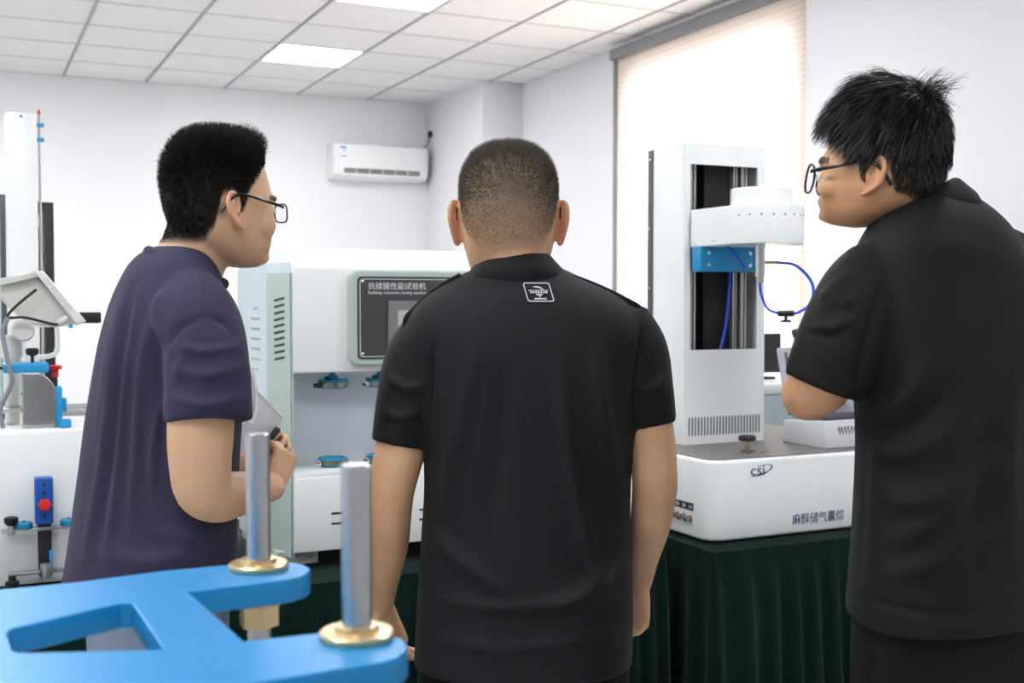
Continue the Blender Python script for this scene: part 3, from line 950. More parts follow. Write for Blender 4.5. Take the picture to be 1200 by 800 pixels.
box('notice_card', (.215, gy0 + .011, 1.755), (.285, gy0 + .0135, 1.80), mat('card_grey', (190, 190, 186), .6), gc, 0)
base_at(gc, ((gx0 + gx1) / 2, (gy0 + gy1) / 2, 0))

# ================================================================ blue bracket plate with steel rods in the foreground
m_fgblue = mat('foreground_blue', (14, 130, 190), .38, .15, bump=(250, .04))
m_brass = mat('brass', (222, 198, 152), .32, 1.0)
fg = empty('rod_bracket', label='out-of-focus blue A-shaped bracket plate carrying two steel rods in brass collars', cat='bracket')
PZ = 1.18
def arc_pts(cx, cy, r, a0, a1, n=10):
    return [(cx + r * math.cos(math.radians(a0 + (a1 - a0) * k / n)), cy + r * math.sin(math.radians(a0 + (a1 - a0) * k / n))) for k in range(n + 1)]
ya, yb_ = 1.178, .888
out = [(-.30, .80), (.19, .835)] + arc_pts(.275, yb_, .050, -70, 88) + [(.205, .943), (.192, 1.128), (.215, 1.128)] + arc_pts(.278, ya, .047, -88, 80) + [(.18, 1.226), (.10, 1.214), (-.30, 1.216)]
hole = [(.046, .984), (.142, .948), (.138, 1.108), (.128, 1.112), (.034, 1.064), (.030, 1.050), (.032, .998), (.036, .989)]
plate = prism('plate', [out, hole[::-1]], .024, M_top(0, 0, PZ - .012), m_fgblue, fg, .0015)
for (x, y, h) in ((.276, 1.195, .142), (.292, .912, .145)):
    rod = cyl('guide_rod', (x, y, PZ - .11), (x, y, PZ + h), .0125, m_steel, fg, 32, .0015)
    lathe('collar', [(.030, 0), (.031, .001), (.031, .005), (.029, .0065), (.019, .007), (.018, .011), (.0128, .0115)], (x, y, PZ), (0, 0, 1), m_brass, rod, 40, 18)
    lathe('collar_nut', [(.0128, 0), (.021, .001), (.021, .022), (.024, .024), (.024, .036)], (x, y, PZ - .061), (0, 0, 1), m_brass, rod, 6, 20)
cyl('support_post', (-.16, 1.0, .012), (-.16, 1.0, PZ - .024), .03, m_steel, fg, 32)
box('base_plate', (-.36, .80, 0), (.04, 1.20, .014), m_fgblue, fg, .004)
base_at(fg, (-.16, 1.0, 0))
# ================================================================ people
# people are laid out in a frame that stands on the floor below the camera: x right, y forward, z up
FR = Matrix.Rotation(-YAW, 4, 'Z')
def PP(u, v, d):
    b = (400 - v) / 1350
    D = d / (math.cos(PITCH) + b * math.sin(PITCH))
    return Vector(((u - 600) / 1350 * D, d, CAM_H + D * (-math.sin(PITCH) + b * math.cos(PITCH))))

def remesh(bm, voxel, smooth=4, factor=.5):
    me = bpy.data.meshes.new('tmp')
    bmesh.ops.recalc_face_normals(bm, faces=bm.faces)
    bm.to_mesh(me); bm.free()
    o = bpy.data.objects.new('tmp', me)
    col.objects.link(o)
    md = o.modifiers.new('r', 'REMESH'); md.mode = 'VOXEL'; md.voxel_size = voxel; md.adaptivity = 0
    if smooth:
        ms = o.modifiers.new('s', 'SMOOTH'); ms.factor = factor; ms.iterations = smooth
    dg = bpy.context.evaluated_depsgraph_get()
    out = bpy.data.meshes.new_from_object(o.evaluated_get(dg))
    bpy.data.objects.remove(o); bpy.data.meshes.remove(me)
    return out

def get_co(me):
    a = np.empty(len(me.vertices) * 3, np.float32); me.vertices.foreach_get('co', a); return a.reshape(-1, 3).astype(float)
def get_no(me):
    a = np.empty(len(me.vertices) * 3, np.float32); me.vertices.foreach_get('normal', a); return a.reshape(-1, 3).astype(float)
def set_co(me, c):
    me.vertices.foreach_set('co', c.astype(np.float32).ravel()); me.update()

def bm_path(bm, pts, radii, n=16, sub=5, flat=1.0, up=None, dome=True):
    P = [np.array([*p, r]) for p, r in zip(pts, radii)]
    C = catmull(P, sub)
    bm_rings(bm, path_rings([c[:3] for c in C], [max(c[3], .002) for c in C], n, flat, up, dome))

def bm_torso(bm, rows, rho=0.0, p=2.3, n=48, sub=4):
    """rows: (v, u_left, u_right, y_centre, half_depth) -> horizontal rings with that outline"""
    R = []
    for (v, ul, ur, yc, hy) in rows:
        a, b = PP(ul, v, yc), PP(ur, v, yc)
        R.append(np.array([(a.x + b.x) / 2, yc, a.z, (b.x - a.x) / 2, hy]))
    R = catmull(R, sub)
    q = math.sqrt(max(0, 1 - rho * rho))
    rings = []
    for r in R:
        ring = []
        for k in range(n):
            t = 2 * math.pi * k / n
            c, s = math.cos(t), math.sin(t)
            c = math.copysign(abs(c) ** (2 / p), c); s = math.copysign(abs(s) ** (2 / p), s)
            ring.append(Vector((r[0] + r[3] * c, r[1] + r[4] * (rho * c + q * s), r[2])))
        rings.append(ring)
    bm_rings(bm, rings)

def ellipsoid(bm, c, r, M=None, u=16, v=10):
    g = bmesh.ops.create_uvsphere(bm, u_segments=u, v_segments=v, radius=1)
    c = Vector(c)
    for vt in g['verts']:
        q = c + Vector((vt.co.x * r[0], vt.co.y * r[1], vt.co.z * r[2]))
        vt.co = M @ q if M is not None else q

def rnoise(p, freq, seed):
    """smooth pseudo noise from a few sine waves"""
    r = np.random.default_rng(seed)
    s = np.zeros(len(p))
    for _ in range(7):
        k = r.normal(size=3) * freq
        s += np.sin(p @ k + r.uniform(0, 6.28))
    return s / 7

def folds(me, lines, base_noise=(.0015, 9, 1), front_only=True):
    """push the cloth in and out along fold lines given as pixels ((u,v),..., width_px, amplitude)"""
    co = get_co(me); no = get_no(me)
    D = np.maximum(co[:, 1], .2)
    uu = 600 + 1350 * co[:, 0] / D
    vv = 352 - 1350 * (co[:, 2] - CAM_H) / D
    disp = rnoise(co, base_noise[1], base_noise[2]) * base_noise[0]
    facing = np.clip(-no[:, 1] * 1.8 + .25, 0, 1) if front_only else np.ones(len(co))
    for pts, wd, amp in lines:
        C = np.array(catmull([(*p, 0) for p in pts], 8))[:, :2]
        best = np.full(len(co), 1e9); tt = np.zeros(len(co))
        K = len(C) - 1
        for k in range(K):
            a, b = C[k], C[k + 1]
            ab = b - a; L2 = ab @ ab + 1e-9
            t = np.clip(((uu - a[0]) * ab[0] + (vv - a[1]) * ab[1]) / L2, 0, 1)
            d2 = (uu - a[0] - t * ab[0]) ** 2 + (vv - a[1] - t * ab[1]) ** 2
            m = d2 < best
            best[m] = d2[m]; tt[m] = (k + t[m]) / K
        fade = np.sin(np.clip(tt, .02, .98) * math.pi) ** .6
        disp += 1.5 * amp * fade * np.exp(-best / (2 * wd * wd)) * facing
    set_co(me, co + no * disp[:, None])

# ---------------------------------------------------------------- materials
def skin_mat(name, rgb, stub):
    m = bpy.data.materials.new(name); m.use_nodes = True
    nt = m.node_tree; b = nt.nodes['Principled BSDF']
    b.inputs['Roughness'].default_value = .48
    b.inputs['Specular IOR Level'].default_value = .35
    b.inputs['Subsurface Weight'].default_value = .08
    b.inputs['Subsurface Radius'].default_value = (1.0, .35, .2)
    b.inputs['Subsurface Scale'].default_value = .008
    tc = nt.nodes.new('ShaderNodeTexCoord')
    n1 = nt.nodes.new('ShaderNodeTexNoise'); n1.inputs['Scale'].default_value = 14; n1.inputs['Detail'].default_value = 5
    nt.links.new(tc.outputs['Object'], n1.inputs['Vector'])
    rp = nt.nodes.new('ShaderNodeValToRGB')
    c = lin(rgb)
    rp.color_ramp.elements[0].position = .3; rp.color_ramp.elements[1].position = .72
    rp.color_ramp.elements[0].color = (c[0] * .93, c[1] * .86, c[2] * .82, 1)
    rp.color_ramp.elements[1].color = (min(1, c[0] * 1.05), c[1] * 1.06, c[2] * 1.08, 1)
    nt.links.new(n1.outputs['Fac'], rp.inputs['Fac'])
    def attr_mix(prev, attr, colr):
        at = nt.nodes.new('ShaderNodeAttribute'); at.attribute_name = attr
        mx = nt.nodes.new('ShaderNodeMixRGB')
        mx.inputs['Color2'].default_value = (*lin(colr), 1)
        nt.links.new(at.outputs['Fac'], mx.inputs['Fac'])
        nt.links.new(prev, mx.inputs['Color1'])
        return mx.outputs['Color']
    o = attr_mix(rp.outputs['Color'], 'blush', (205, 105, 85))
    o = attr_mix(o, 'scalp', stub)
    nt.links.new(o, b.inputs['Base Color'])
    n2 = nt.nodes.new('ShaderNodeTexNoise'); n2.inputs['Scale'].default_value = 260; n2.inputs['Detail'].default_value = 2
    nt.links.new(tc.outputs['Object'], n2.inputs['Vector'])
    bp = nt.nodes.new('ShaderNodeBump'); bp.inputs['Strength'].default_value = .12; bp.inputs['Distance'].default_value = .002
    nt.links.new(n2.outputs['Fac'], bp.inputs['Height']); nt.links.new(bp.outputs['Normal'], b.inputs['Normal'])
    return m
m_eye = mat('eye_white', (232, 228, 222), .2)
m_iris = mat('eye_iris', (40, 26, 18), .2)
m_frame = mat('glasses_frame', (18, 18, 20), .3)
m_lens = bpy.data.materials.new('glasses_lens'); m_lens.use_nodes = True
nt = m_lens.node_tree; nt.nodes.remove(nt.nodes['Principled BSDF'])
mx = nt.nodes.new('ShaderNodeMixShader'); tr = nt.nodes.new('ShaderNodeBsdfTransparent'); gl = nt.nodes.new('ShaderNodeBsdfGlossy')
gl.inputs['Roughness'].default_value = .03; mx.inputs[0].default_value = .10
nt.links.new(tr.outputs[0], mx.inputs[1]); nt.links.new(gl.outputs[0], mx.inputs[2]); nt.links.new(mx.outputs[0], nt.nodes['Material Output'].inputs[0])

# ---------------------------------------------------------------- head
HEAD = [  # z, front, back, half width, corner exponent
    (.1185, .020, -.040, .022, 2.0), (.113, .045, -.062, .041, 2.0), (.100, .066, -.080, .057, 2.1), (.080, .082, -.094, .069, 2.15),
    (.055, .091, -.101, .0755, 2.2), (.030, .096, -.103, .078, 2.25), (.014, .0965, -.102, .078, 2.3), (.000, .0905, -.099, .077, 2.35),
    (-.018, .0915, -.092, .0755, 2.4), (-.038, .0915, -.082, .0715, 2.4), (-.058, .0905, -.066, .066, 2.4), (-.076, .088, -.045, .060, 2.35),
    (-.092, .087, -.022, .052, 2.3), (-.106, .083, .004, .041, 2.2), (-.116, .070, .026, .024, 2.0)]
def warp_np(q, hp):
    w = q.copy()
    w[..., 0] *= hp[0]; w[..., 1] *= hp[1]
    w[..., 2] = np.where(q[..., 2] > 0, q[..., 2] * hp[2], q[..., 2] * hp[3])
    return w
def unwarp_np(q, hp):
    w = q.copy()
    w[..., 0] /= hp[0]; w[..., 1] /= hp[1]
    w[..., 2] = np.where(q[..., 2] > 0, q[..., 2] / hp[2], q[..., 2] / hp[3])
    return w
def head_T(M, s, hp):
    return M @ Matrix.Diagonal((s * hp[0], s * hp[1], s, 1))
def bm_head(bm_out, M_out, s_out, hp, ears=None):
    bm = bmesh.new()
    if ears is None: bm_head_unit(bm, Matrix.Identity(4), 1.0)
    else: bm_ears_unit(bm, ears)
    for v in bm.verts:
        c = v.co
        v.co = M_out @ (Vector((c.x * hp[0], c.y * hp[1], c.z * (hp[2] if c.z > 0 else hp[3]))) * s_out)
    tmp = bpy.data.meshes.new('tmp'); bm.to_mesh(tmp); bm.free()
    bm_out.from_mesh(tmp); bpy.data.meshes.remove(tmp)
def bm_head_unit(bm, M, s):
    rows = catmull([np.array(h) for h in HEAD], 3)
    n = 48
    rings = []
    for z, fr, bk, hw, p in rows[::-1]:
        ring = []
        for k in range(n):
            t = 2 * math.pi * k / n
            c, sn = math.cos(t), math.sin(t)
            c = math.copysign(abs(c) ** (2 / p), c)
            sn2 = math.copysign(abs(sn) ** (2 / p), sn)
            mid = (fr + bk) / 2 - .012
            y = mid + sn2 * ((fr - mid) if sn > 0 else (mid - bk))
            ring.append(M @ (Vector((hw * c, y, z)) * s))
        rings.append(ring)
    bm_rings(bm, rings)
    T = M @ Matrix.Scale(s, 4)
    def pth(pts, rr, n=10, **k):
        bm_path(bm, [T @ Vector(p) for p in pts], [r * s for r in rr], n, 4, **k)
    # nose, wings, lips, brow, cheekbones, chin
    pth([(0, .088, .008), (0, .093, -.010), (0, .0995, -.027), (0, .095, -.036)], [.007, .008, .0105, .009])
    for sx in (-1, 1):
        ellipsoid(bm, (sx * .011, .091, -.033), (.009, .009, .008), T, 10, 8)
        ellipsoid(bm, (sx * .030, .088, .020), (.024, .010, .008), T, 12, 8)
        ellipsoid(bm, (sx * .044, .060, -.026), (.028, .024, .034), T, 14, 10)
        ellipsoid(bm, (sx * .034, .056, -.060), (.024, .024, .032), T, 14, 10)
        ellipsoid(bm, (sx * .012, .0905, -.060), (.016, .006, .005), T, 10, 6)
        ellipsoid(bm, (sx * .010, .0900, -.068), (.014, .006, .005), T, 10, 6)
        ellipsoid(bm, (sx * .031, .084, .000), (.017, .009, .009), T, 12, 8)
    ellipsoid(bm, (0, .083, -.098), (.020, .012, .014), T, 12, 8)

def bm_ears_unit(bm, ang_deg):
    T = Matrix.Identity(4)
    def pth(pts, rr, n=10, **k):
        bm_path(bm, [Vector(p) for p in pts], rr, n, 4, **k)
    # ears
    for sx in (-1, 1):
        ang = math.radians(ang_deg)
        eb = Vector((sx * math.sin(ang), -math.cos(ang), 0)); eu = Vector((0, -.18, 1)).normalized(); o = Vector((sx * .0745, -.004, -.004))
        E = lambda b_, u_, out=0: o + eb * b_ + eu * u_ + Vector((sx, 0, 0)) * out
        hel = [(.010, .002), (.004, .014), (.005, .027), (.014, .034), (.026, .031), (.033, .020), (.033, .004), (.027, -.010), (.018, -.022), (.011, -.029)]
        pth([E(b_, u_, .003) for b_, u_ in hel], [.0034, .0036, .0042, .0046, .0046, .0045, .0044, .0042, .0048, .0058], 10)
        ant = [(.017, .022), (.022, .012), (.022, -.002), (.016, -.014), (.009, -.017)]
        pth([E(b_, u_, .001) for b_, u_ in ant], [.003, .0038, .0042, .004, .0035], 8)
        pth([E(.002, -.002), E(.004, -.011)], [.0048, .0042], 8)
        # ear plate
        pl = [(.003, 0), (.004, .022), (.013, .031), (.025, .028), (.031, .016), (.030, .002), (.023, -.012), (.014, -.025), (.005, -.026), (.002, -.014)]
        nrm = Vector((sx, 0, 0)) 
        ra = [T @ (E(b_, u_) + nrm * .001) for b_, u_ in pl]
        rb = [T @ (E(b_, u_) - nrm * .0055) for b_, u_ in pl]
        bm_rings(bm, [rb, ra] if sx > 0 else [ra, rb])


def head_matrix(u, v, d, facing_deg, pitch_deg, roll_deg=0):
    """facing_deg: 90 = away from the camera, 0 = to the right, 180 = to the left; pitch > 0 looks down"""
    o = PP(u, v, d)
    return Matrix.Translation(o) @ Matrix.Rotation(math.radians(facing_deg - 90), 4, 'Z') @ Matrix.Rotation(math.radians(-pitch_deg), 4, 'X') @ Matrix.Rotation(math.radians(roll_deg), 4, 'Y')

HL_AZ = np.radians([0, 25, 42, 58, 70, 80, 88, 96, 112, 124, 138, 155, 180])
HL_Z = np.array([.078, .076, .066, .048, .036, .004, -.004, .034, .026, -.030, -.052, -.058, -.058])
def hair_mask(q, nape=0.0):
    """q: head-local points at unit scale -> signed height above the hairline (m)"""
    az = np.arctan2(np.abs(q[:, 0]), q[:, 1] + .012)
    return q[:, 2] - np.interp(az, HL_AZ, HL_Z) - nape * np.clip((az - 2.0) / .4, 0, 1)

def finish_skin(me, M, s, hp, hairsoft, fade_z=None, amount=1.0, blush=.35, nape=0.0):
    co = get_co(me)
    Mi = np.array(M.inverted())
    q = unwarp_np((co @ Mi[:3, :3].T + Mi[:3, 3]) / s, hp)
    h = hair_mask(q, nape)
    sc = np.clip(h / hairsoft + .4, 0, 1) * amount
    if fade_z: sc *= np.clip((q[:, 2] - fade_z[0]) / (fade_z[1] - fade_z[0]), fade_z[2], 1)
    near = np.linalg.norm(q, axis=1) < .17
    ear = (np.abs(q[:, 0]) > .0775) & (np.abs(q[:, 2]) < .045) & near & (q[:, 1] < .02)
    sc[ear | ~near] = 0
    # eyebrows
    brow = near & (q[:, 1] > .06) & (np.abs(np.abs(q[:, 0]) - .034) < .021) & (np.abs(q[:, 2] - .021) < .0045)
    sc[brow] = .85
    a = me.attributes.new('scalp', 'FLOAT', 'POINT'); a.data.foreach_set('value', sc.astype(np.float32))
    bl = np.where(ear, blush, 0.0)
    lips = near & (q[:, 1] > .088) & (np.abs(q[:, 2] + .064) < .008) & (np.abs(q[:, 0]) < .024)
    bl[lips] = .6
    b = me.attributes.new('blush', 'FLOAT', 'POINT'); b.data.foreach_set('value', bl.astype(np.float32))

def sample_scalp(me, M, s, hp, count, seed, cond):
    """random roots on faces of the head with hair; returns head-local points, normals (unit scale)"""
    r = np.random.default_rng(seed)
    co = get_co(me)
    Mi = np.array(M.inverted())
    q = unwarp_np((co @ Mi[:3, :3].T + Mi[:3, 3]) / s, hp)
    me.calc_loop_triangles()
    tri = np.empty(len(me.loop_triangles) * 3, np.int32); me.loop_triangles.foreach_get('vertices', tri); tri = tri.reshape(-1, 3)
    A, B, C = q[tri[:, 0]], q[tri[:, 1]], q[tri[:, 2]]
    nn = np.cross(B - A, C - A); ar = np.linalg.norm(nn, axis=1) / 2
    cen = (A + B + C) / 3
    ok = (np.linalg.norm(cen, axis=1) < .165) & cond(cen) & ~((np.abs(cen[:, 0]) > .080) & (cen[:, 2] < .034))
    idx = np.where(ok)[0]
    pick = r.choice(idx, count, p=ar[idx] / ar[idx].sum())
    u, v = r.random(count), r.random(count)
    f = u + v > 1; u[f], v[f] = 1 - u[f], 1 - v[f]
    P = A[pick] + (B[pick] - A[pick]) * u[:, None] + (C[pick] - A[pick]) * v[:, None]
    N = nn[pick] / (np.linalg.norm(nn[pick], axis=1)[:, None] + 1e-12)
    return P, N, r

def strands_mesh(name, S, width, M, s, hp):
    """S: (count, K, 3) head-local polylines -> thin tapered ribbons"""
    cnt, K, _ = S.shape
    W = np.array(M)
    G = (warp_np(S, hp) * s) @ W[:3, :3].T + W[:3, 3]
    T = np.gradient(G, axis=1); T /= np.linalg.norm(T, axis=2)[..., None] + 1e-9
    r = np.random.default_rng(5)
    R = r.normal(size=(cnt, 1, 3))
    side = np.cross(T, R); side /= np.linalg.norm(side, axis=2)[..., None] + 1e-9
    tap = np.linspace(1, .25, K)[None, :, None] * width / 2
    L = G + side * tap; Rr = G - side * tap
    V = np.stack([L, Rr], axis=2).reshape(-1, 3)
    base = (np.arange(cnt) * K * 2)[:, None] + (np.arange(K - 1) * 2)[None, :]
    F = np.stack([base, base + 1, base + 3, base + 2], axis=-1).reshape(-1, 4)
    me = bpy.data.meshes.new(name)
    me.vertices.add(len(V)); me.vertices.foreach_set('co', V.astype(np.float32).ravel())
    me.loops.add(len(F) * 4); me.loops.foreach_set('vertex_index', F.astype(np.int32).ravel())
    me.polygons.add(len(F)); me.polygons.foreach_set('loop_start', np.arange(0, len(F) * 4, 4, dtype=np.int32))
    me.update(calc_edges=True)
    return me

def unit(a):
    return a / (np.linalg.norm(a, axis=-1)[..., None] + 1e-9)

def hand_prims(bm, wrist, d, n, thumb_sign, curl=(20, 25, 15), size=1.0, spread=.06, thumb=(.7, .6, .3)):
    """palm, four jointed fingers and a thumb; d points to the fingers, n out of the palm"""
    d = Vector(d).normalized(); n = Vector(n); n = (n - d * n.dot(d)).normalized()
    s = d.cross(n) * thumb_sign
    w = Vector(wrist)
    rings = []
    for t, hw, th in ((-.012, .024, .019), (.010, .027, .0185), (.035, .036, .0165), (.065, .040, .0145), (.088, .040, .0125), (.096, .036, .009)):
        c = w + d * t * size
        rings.append([c + s * (hw * size * math.cos(2 * math.pi * k / 20)) + n * (th * size * math.sin(2 * math.pi * k / 20)) for k in range(20)])
    bm_rings(bm, rings)
    for i, (off, L, r) in enumerate(((.030, .070, .0088), (.0105, .078, .009), (-.0095, .073, .0086), (-.0285, .058, .0078))):
        p = w + (d * (.086 - .004 * abs(i - 1)) + s * off) * size
        ang = 0
        pts = [p - d * .02 * size, p]; rad = [r * size, r * size * 1.05]
        for k, fr in enumerate((.45, .30, .25)):
            ang += math.radians(curl[k] + 4 * i)
            dd = d * math.cos(ang) + n * math.sin(ang) + s * (spread * (1.3 - i))
            p = p + dd.normalized() * L * fr * size
            pts.append(p); rad.append(r * size * (.96 - .06 * k))
        bm_path(bm, pts, rad, 10, 3)
    b = w + (d * .018 + s * .022) * size
    t1 = (s * thumb[0] + d * thumb[1] + n * thumb[2]).normalized()
    p1 = b + t1 * .038 * size
    t2 = (t1 + d * .35 + n * .15).normalized()
    p2 = p1 + t2 * .030 * size
    t3 = (t2 + d * .2 + n * .1).normalized()
    bm_path(bm, [b, p1, p2, p2 + t3 * .020 * size], [.0145 * size, .0118 * size, .0105 * size, .0085 * size], 10, 4)

def join_meshes(name, mes):
    bm = bmesh.new()
    for m_ in mes:
        bm.from_mesh(m_)
    out = bpy.data.meshes.new(name)
    bm.to_mesh(out); bm.free()
    return out

def attrs0(me):
    for a in ('scalp', 'blush'):
        at = me.attributes.new(a, 'FLOAT', 'POINT')
        at.data.foreach_set('value', np.zeros(len(me.vertices), np.float32))

def glasses(root, M, s, hp, shape, m=m_frame):
    T = head_T(M, s, hp)
    g = None
    bm = bmesh.new()
    loops = []
    for sx in (-1, 1):
        lp = []
        for k in range(32):
            a = 2 * math.pi * k / 32
            c, sn = math.cos(a), math.sin(a)
            p = shape['p']
            c = math.copysign(abs(c) ** (2 / p), c); sn = math.copysign(abs(sn) ** (2 / p), sn)
            x = sx * (.034 + shape['w'] * c * sx)
            lp.append(Vector((x, .112 - .10 * x * x / .07 - abs(x) * .06, -.004 + shape['h'] * sn)))
        loops.append(lp)
        P = [T @ p for p in lp]
        rings = path_rings(P + [P[0]], [shape['r'] * s] * 33, 8)
        bm_rings(bm, rings)
    bm_rings(bm, path_rings([T @ Vector(p) for p in ((-.011, .1105, .002), (0, .113, .004), (.011, .1105, .002))], [shape['r'] * s] * 3, 8))
    for sx in (-1, 1):
        ex = .034 + shape['w']
        pts = [(sx * (ex - .002), .096, .006), (sx * (ex + .006), .088, .008), (sx * .0815, .05, .016), (sx * .0835, .010, .027), (sx * .0835, -.006, .030), (sx * .0835, -.022, .026), (sx * .082, -.040, .012), (sx * .081, -.052, -.002)]
        C = catmull(pts, 5)
        bm_rings(bm, path_rings([T @ Vector(c) for c in C], [shape['t'] * s] * len(C), 8))
    g = bm_link('glasses', bm, m, root)
    for lp in loops:
        b2 = bmesh.new()
        b2.faces.new([b2.verts.new(T @ p) for p in lp])
        bm_link('lens', b2, m_lens, g)
    return g

def eyes(root, M, s, hp):
    for sx in (-1, 1):
        c = head_T(M, s, hp) @ Vector((sx * .031, .0835, 0))
        f = (M.to_3x3() @ Vector((sx * .1, 1, -.25))).normalized()
        e = lathe('eye', [(.0001, -.0118), (.006, -.0102), (.0102, -.006), (.0118, 0), (.0102, .006), (.006, .0102), (.0001, .0118)], c, f, m_eye, root, 20)
        lathe('iris', [(.0055, 0), (.004, .0014), (.0001, .0018)], c + f * .0103, f, m_iris, e, 16)

def shoe(root, c, facing, m):
    """c: sole centre; facing unit vector"""
    f = Vector(facing).normalized(); r = Vector((f.y, -f.x, 0))
    bm = bmesh.new()
    rings = []
    for t, w, h in ((-.13, .028, .055), (-.115, .036, .085), (-.07, .039, .095), (-.02, .040, .085), (.04, .047, .062), (.10, .050, .050), (.135, .040, .042), (.150, .020, .030)):
        ring = []
        for k in range(16):
            a = 2 * math.pi * k / 16
            zz = h / 2 + math.sin(a) * h / 2
            ww = w * math.copysign(abs(math.cos(a)) ** .6, math.cos(a))
            ring.append(Vector(c) + f * t + r * ww + Vector((0, 0, zz)))
        rings.append(ring)
    bm_rings(bm, rings)
    bmesh.ops.recalc_face_normals(bm, faces=bm.faces)
    return bm_link('shoe', bm, m, root)

def place(root):
    """parts are in the camera-ground frame; give the root its foot point and turn"""
    pass

def ring_collar(name, root, rows, m, thick=.0035, n=64, gap=None):
    """rows: list of (centre Vector, hx, hy, tilt_x, tilt_y) from bottom to top; a cloth band with thickness"""
    bm = bmesh.new()
    def mk(off):
        rings = []
        for c, hx, hy, tx, ty in rows:
            ring = []
            for k in range(n):
                t = 2 * math.pi * k / n
                cc, ss = math.cos(t), math.sin(t)
                ring.append(Vector((c.x + (hx + off) * cc, c.y + (hy + off) * ss, c.z + tx * cc + ty * ss)))
            rings.append(ring)
        return rings
    o, i = mk(0), mk(-thick)
    allr = o + i[::-1]
    bm_rings(bm, allr, False, True)
    bmesh.ops.recalc_face_normals(bm, faces=bm.faces)
    return bm_link(name, bm, m, root, None, 50)

def legs(bm_t, bm_b, hips, feet, facing, r0=.095):
    """trouser legs and the legs inside them; hips, feet: left and right points"""
    for h, f in zip(hips, feet):
        h, f = Vector(h), Vector(f)
        fv = Vector(facing).normalized()
        k = h.lerp(f, .5) + fv * .015
        bm_path(bm_t, [h, h.lerp(k, .5), k, k.lerp(f, .6), f + Vector((0, 0, .05))], [r0, r0 * .92, r0 * .78, r0 * .7, r0 * .72], 24, 4, dome=False)
        bm_path(bm_b, [h, h.lerp(k, .5), k, k.lerp(f, .5), f + Vector((0, 0, .07))], [r0 * .8, r0 * .74, r0 * .56, r0 * .5, r0 * .36], 14, 4)
def seat(root, foot):
    foot = Vector(foot)
    root.location = FR @ foot
    root.rotation_euler = (0, 0, -YAW)
    for ch in root.children:
        ch.matrix_parent_inverse = Matrix.Translation(foot).inverted()

def px(r, d): return r * d / 1350

def person_body(root, skin, M, s, hp_, neck, arms, hands, hipbox, hips, feet, facing, trousers_mat, trouser_rows, rho, scalp_kw, ear_deg=20):
    bm = bmesh.new()
    bm_head(bm, M, s, hp_)
    bm_path(bm, [p for p, r in neck], [r for p, r in neck], 24, 4)
    h0 = remesh(bm, .0034, 18)
    bm = bmesh.new()
    bm.from_mesh(h0)
    bm_head(bm, M, s, hp_, ear_deg)
    hm = remesh(bm, .0023, 2)
    finish_skin(hm, M, s, hp_, **scalp_kw)
    bm = bmesh.new()
    for path in arms:
        bm_path(bm, [p for p, r in path], [r for p, r in path], 20, 5)
    for h in hands:
        hand_prims(bm, **h)
    am = remesh(bm, .0030, 3)
    attrs0(am)
    bt = bmesh.new(); bb = bmesh.new()
    bm_torso(bb, hipbox, rho, 2.2, 32, 2)
    bm_torso(bt, trouser_rows, rho, 2.3, 40, 3)
    legs(bt, bb, hips, feet, facing)
    lm = remesh(bb, .010, 2)
    attrs0(lm)
    body = link('body', join_meshes('body', [hm, am, lm]), skin, root, None, None)
    body.data.shade_smooth()
    tm_ = remesh(bt, .008, 5)
    tr_ = link('trousers', tm_, trousers_mat, root, None, None)
    tm_.shade_smooth()
    return hm, tr_

def garment(name, root, m, torso, sleeves, rho, lines, voxel=.0055, smooth=6, noise=(.0015, 9, 1), p=2.3, extra=None):
    bm = bmesh.new()
    bm_torso(bm, torso, rho, p)
    for path in sleeves:
        bm_path(bm, [q for q, r in path], [r for q, r in path], 28, 5, dome=False)
    if extra: extra(bm)
    me = remesh(bm, voxel, smooth)
    folds(me, lines, noise)
    o = link(name, me, m, root, None, None)
    me.shade_smooth()
    return o

m_blackpolo = mat('black_polo_knit', (14, 16, 20), .72, spec=.3, sheen=.02, bump=(900, .12), var=(5, .08))
m_blackpolo2 = mat('black_polo_pique', (11, 13, 15), .74, spec=.28, sheen=.02, bump=(900, .12), var=(5, .08))
m_navy = mat('navy_cotton', (54, 51, 74), .88, spec=.15, sheen=.04, bump=(700, .12), var=(7, .10))
m_blacktr = mat('black_trousers', (15, 15, 18), .8, spec=.2, bump=(500, .1))
m_browntr = mat('black_brown_trousers', (21, 19, 18), .8, spec=.2, bump=(500, .1))
m_jeans = mat('washed_jeans', (118, 130, 150), .85, spec=.15, bump=(300, .25), var=(9, .22))
m_shoe = mat('shoe_black', (22, 22, 22), .4)
m_hair_b = mat('hair_black', (16, 13, 12), .42, spec=.5)
m_hair_l = mat('hair_dark', (27, 23, 22), .6, spec=.4)
m_hair_g = mat('hair_grey_brown', (84, 77, 69), .5, spec=.35)

# ---------------------------------------------------------------- middle man, seen from behind
pm = empty('person', label='man in black polo with badge below the collar, seen squarely from behind', cat='person')
skin_m = skin_mat('skin_middle', (214, 172, 134), (132, 119, 98))
dM = 2.10
Mm = head_matrix(596, 262, 2.105, 90, 8, 0)
sM = 1.13
hpM_ = (1.0, .95, 1.0, 1.0)
neck = [(PP(598, 262, 2.10), .062), (PP(600, 292, 2.085), .061), (PP(603, 315, 2.09), .066), (PP(606, 345, 2.11), .08)]
arm_l = [(PP(518, 400, 2.10), .044), (PP(485, 455, 2.09), .045), (PP(470, 523, 2.08), px(30, 2.08)), (PP(459, 572, 2.08), px(27.5, 2.08)), (PP(456, 600, 2.09), px(27, 2.08)), (PP(455, 640, 2.12), px(24, 2.1)), (PP(450, 680, 2.16), px(18, 2.16)), (PP(447, 706, 2.18), px(15, 2.18))]
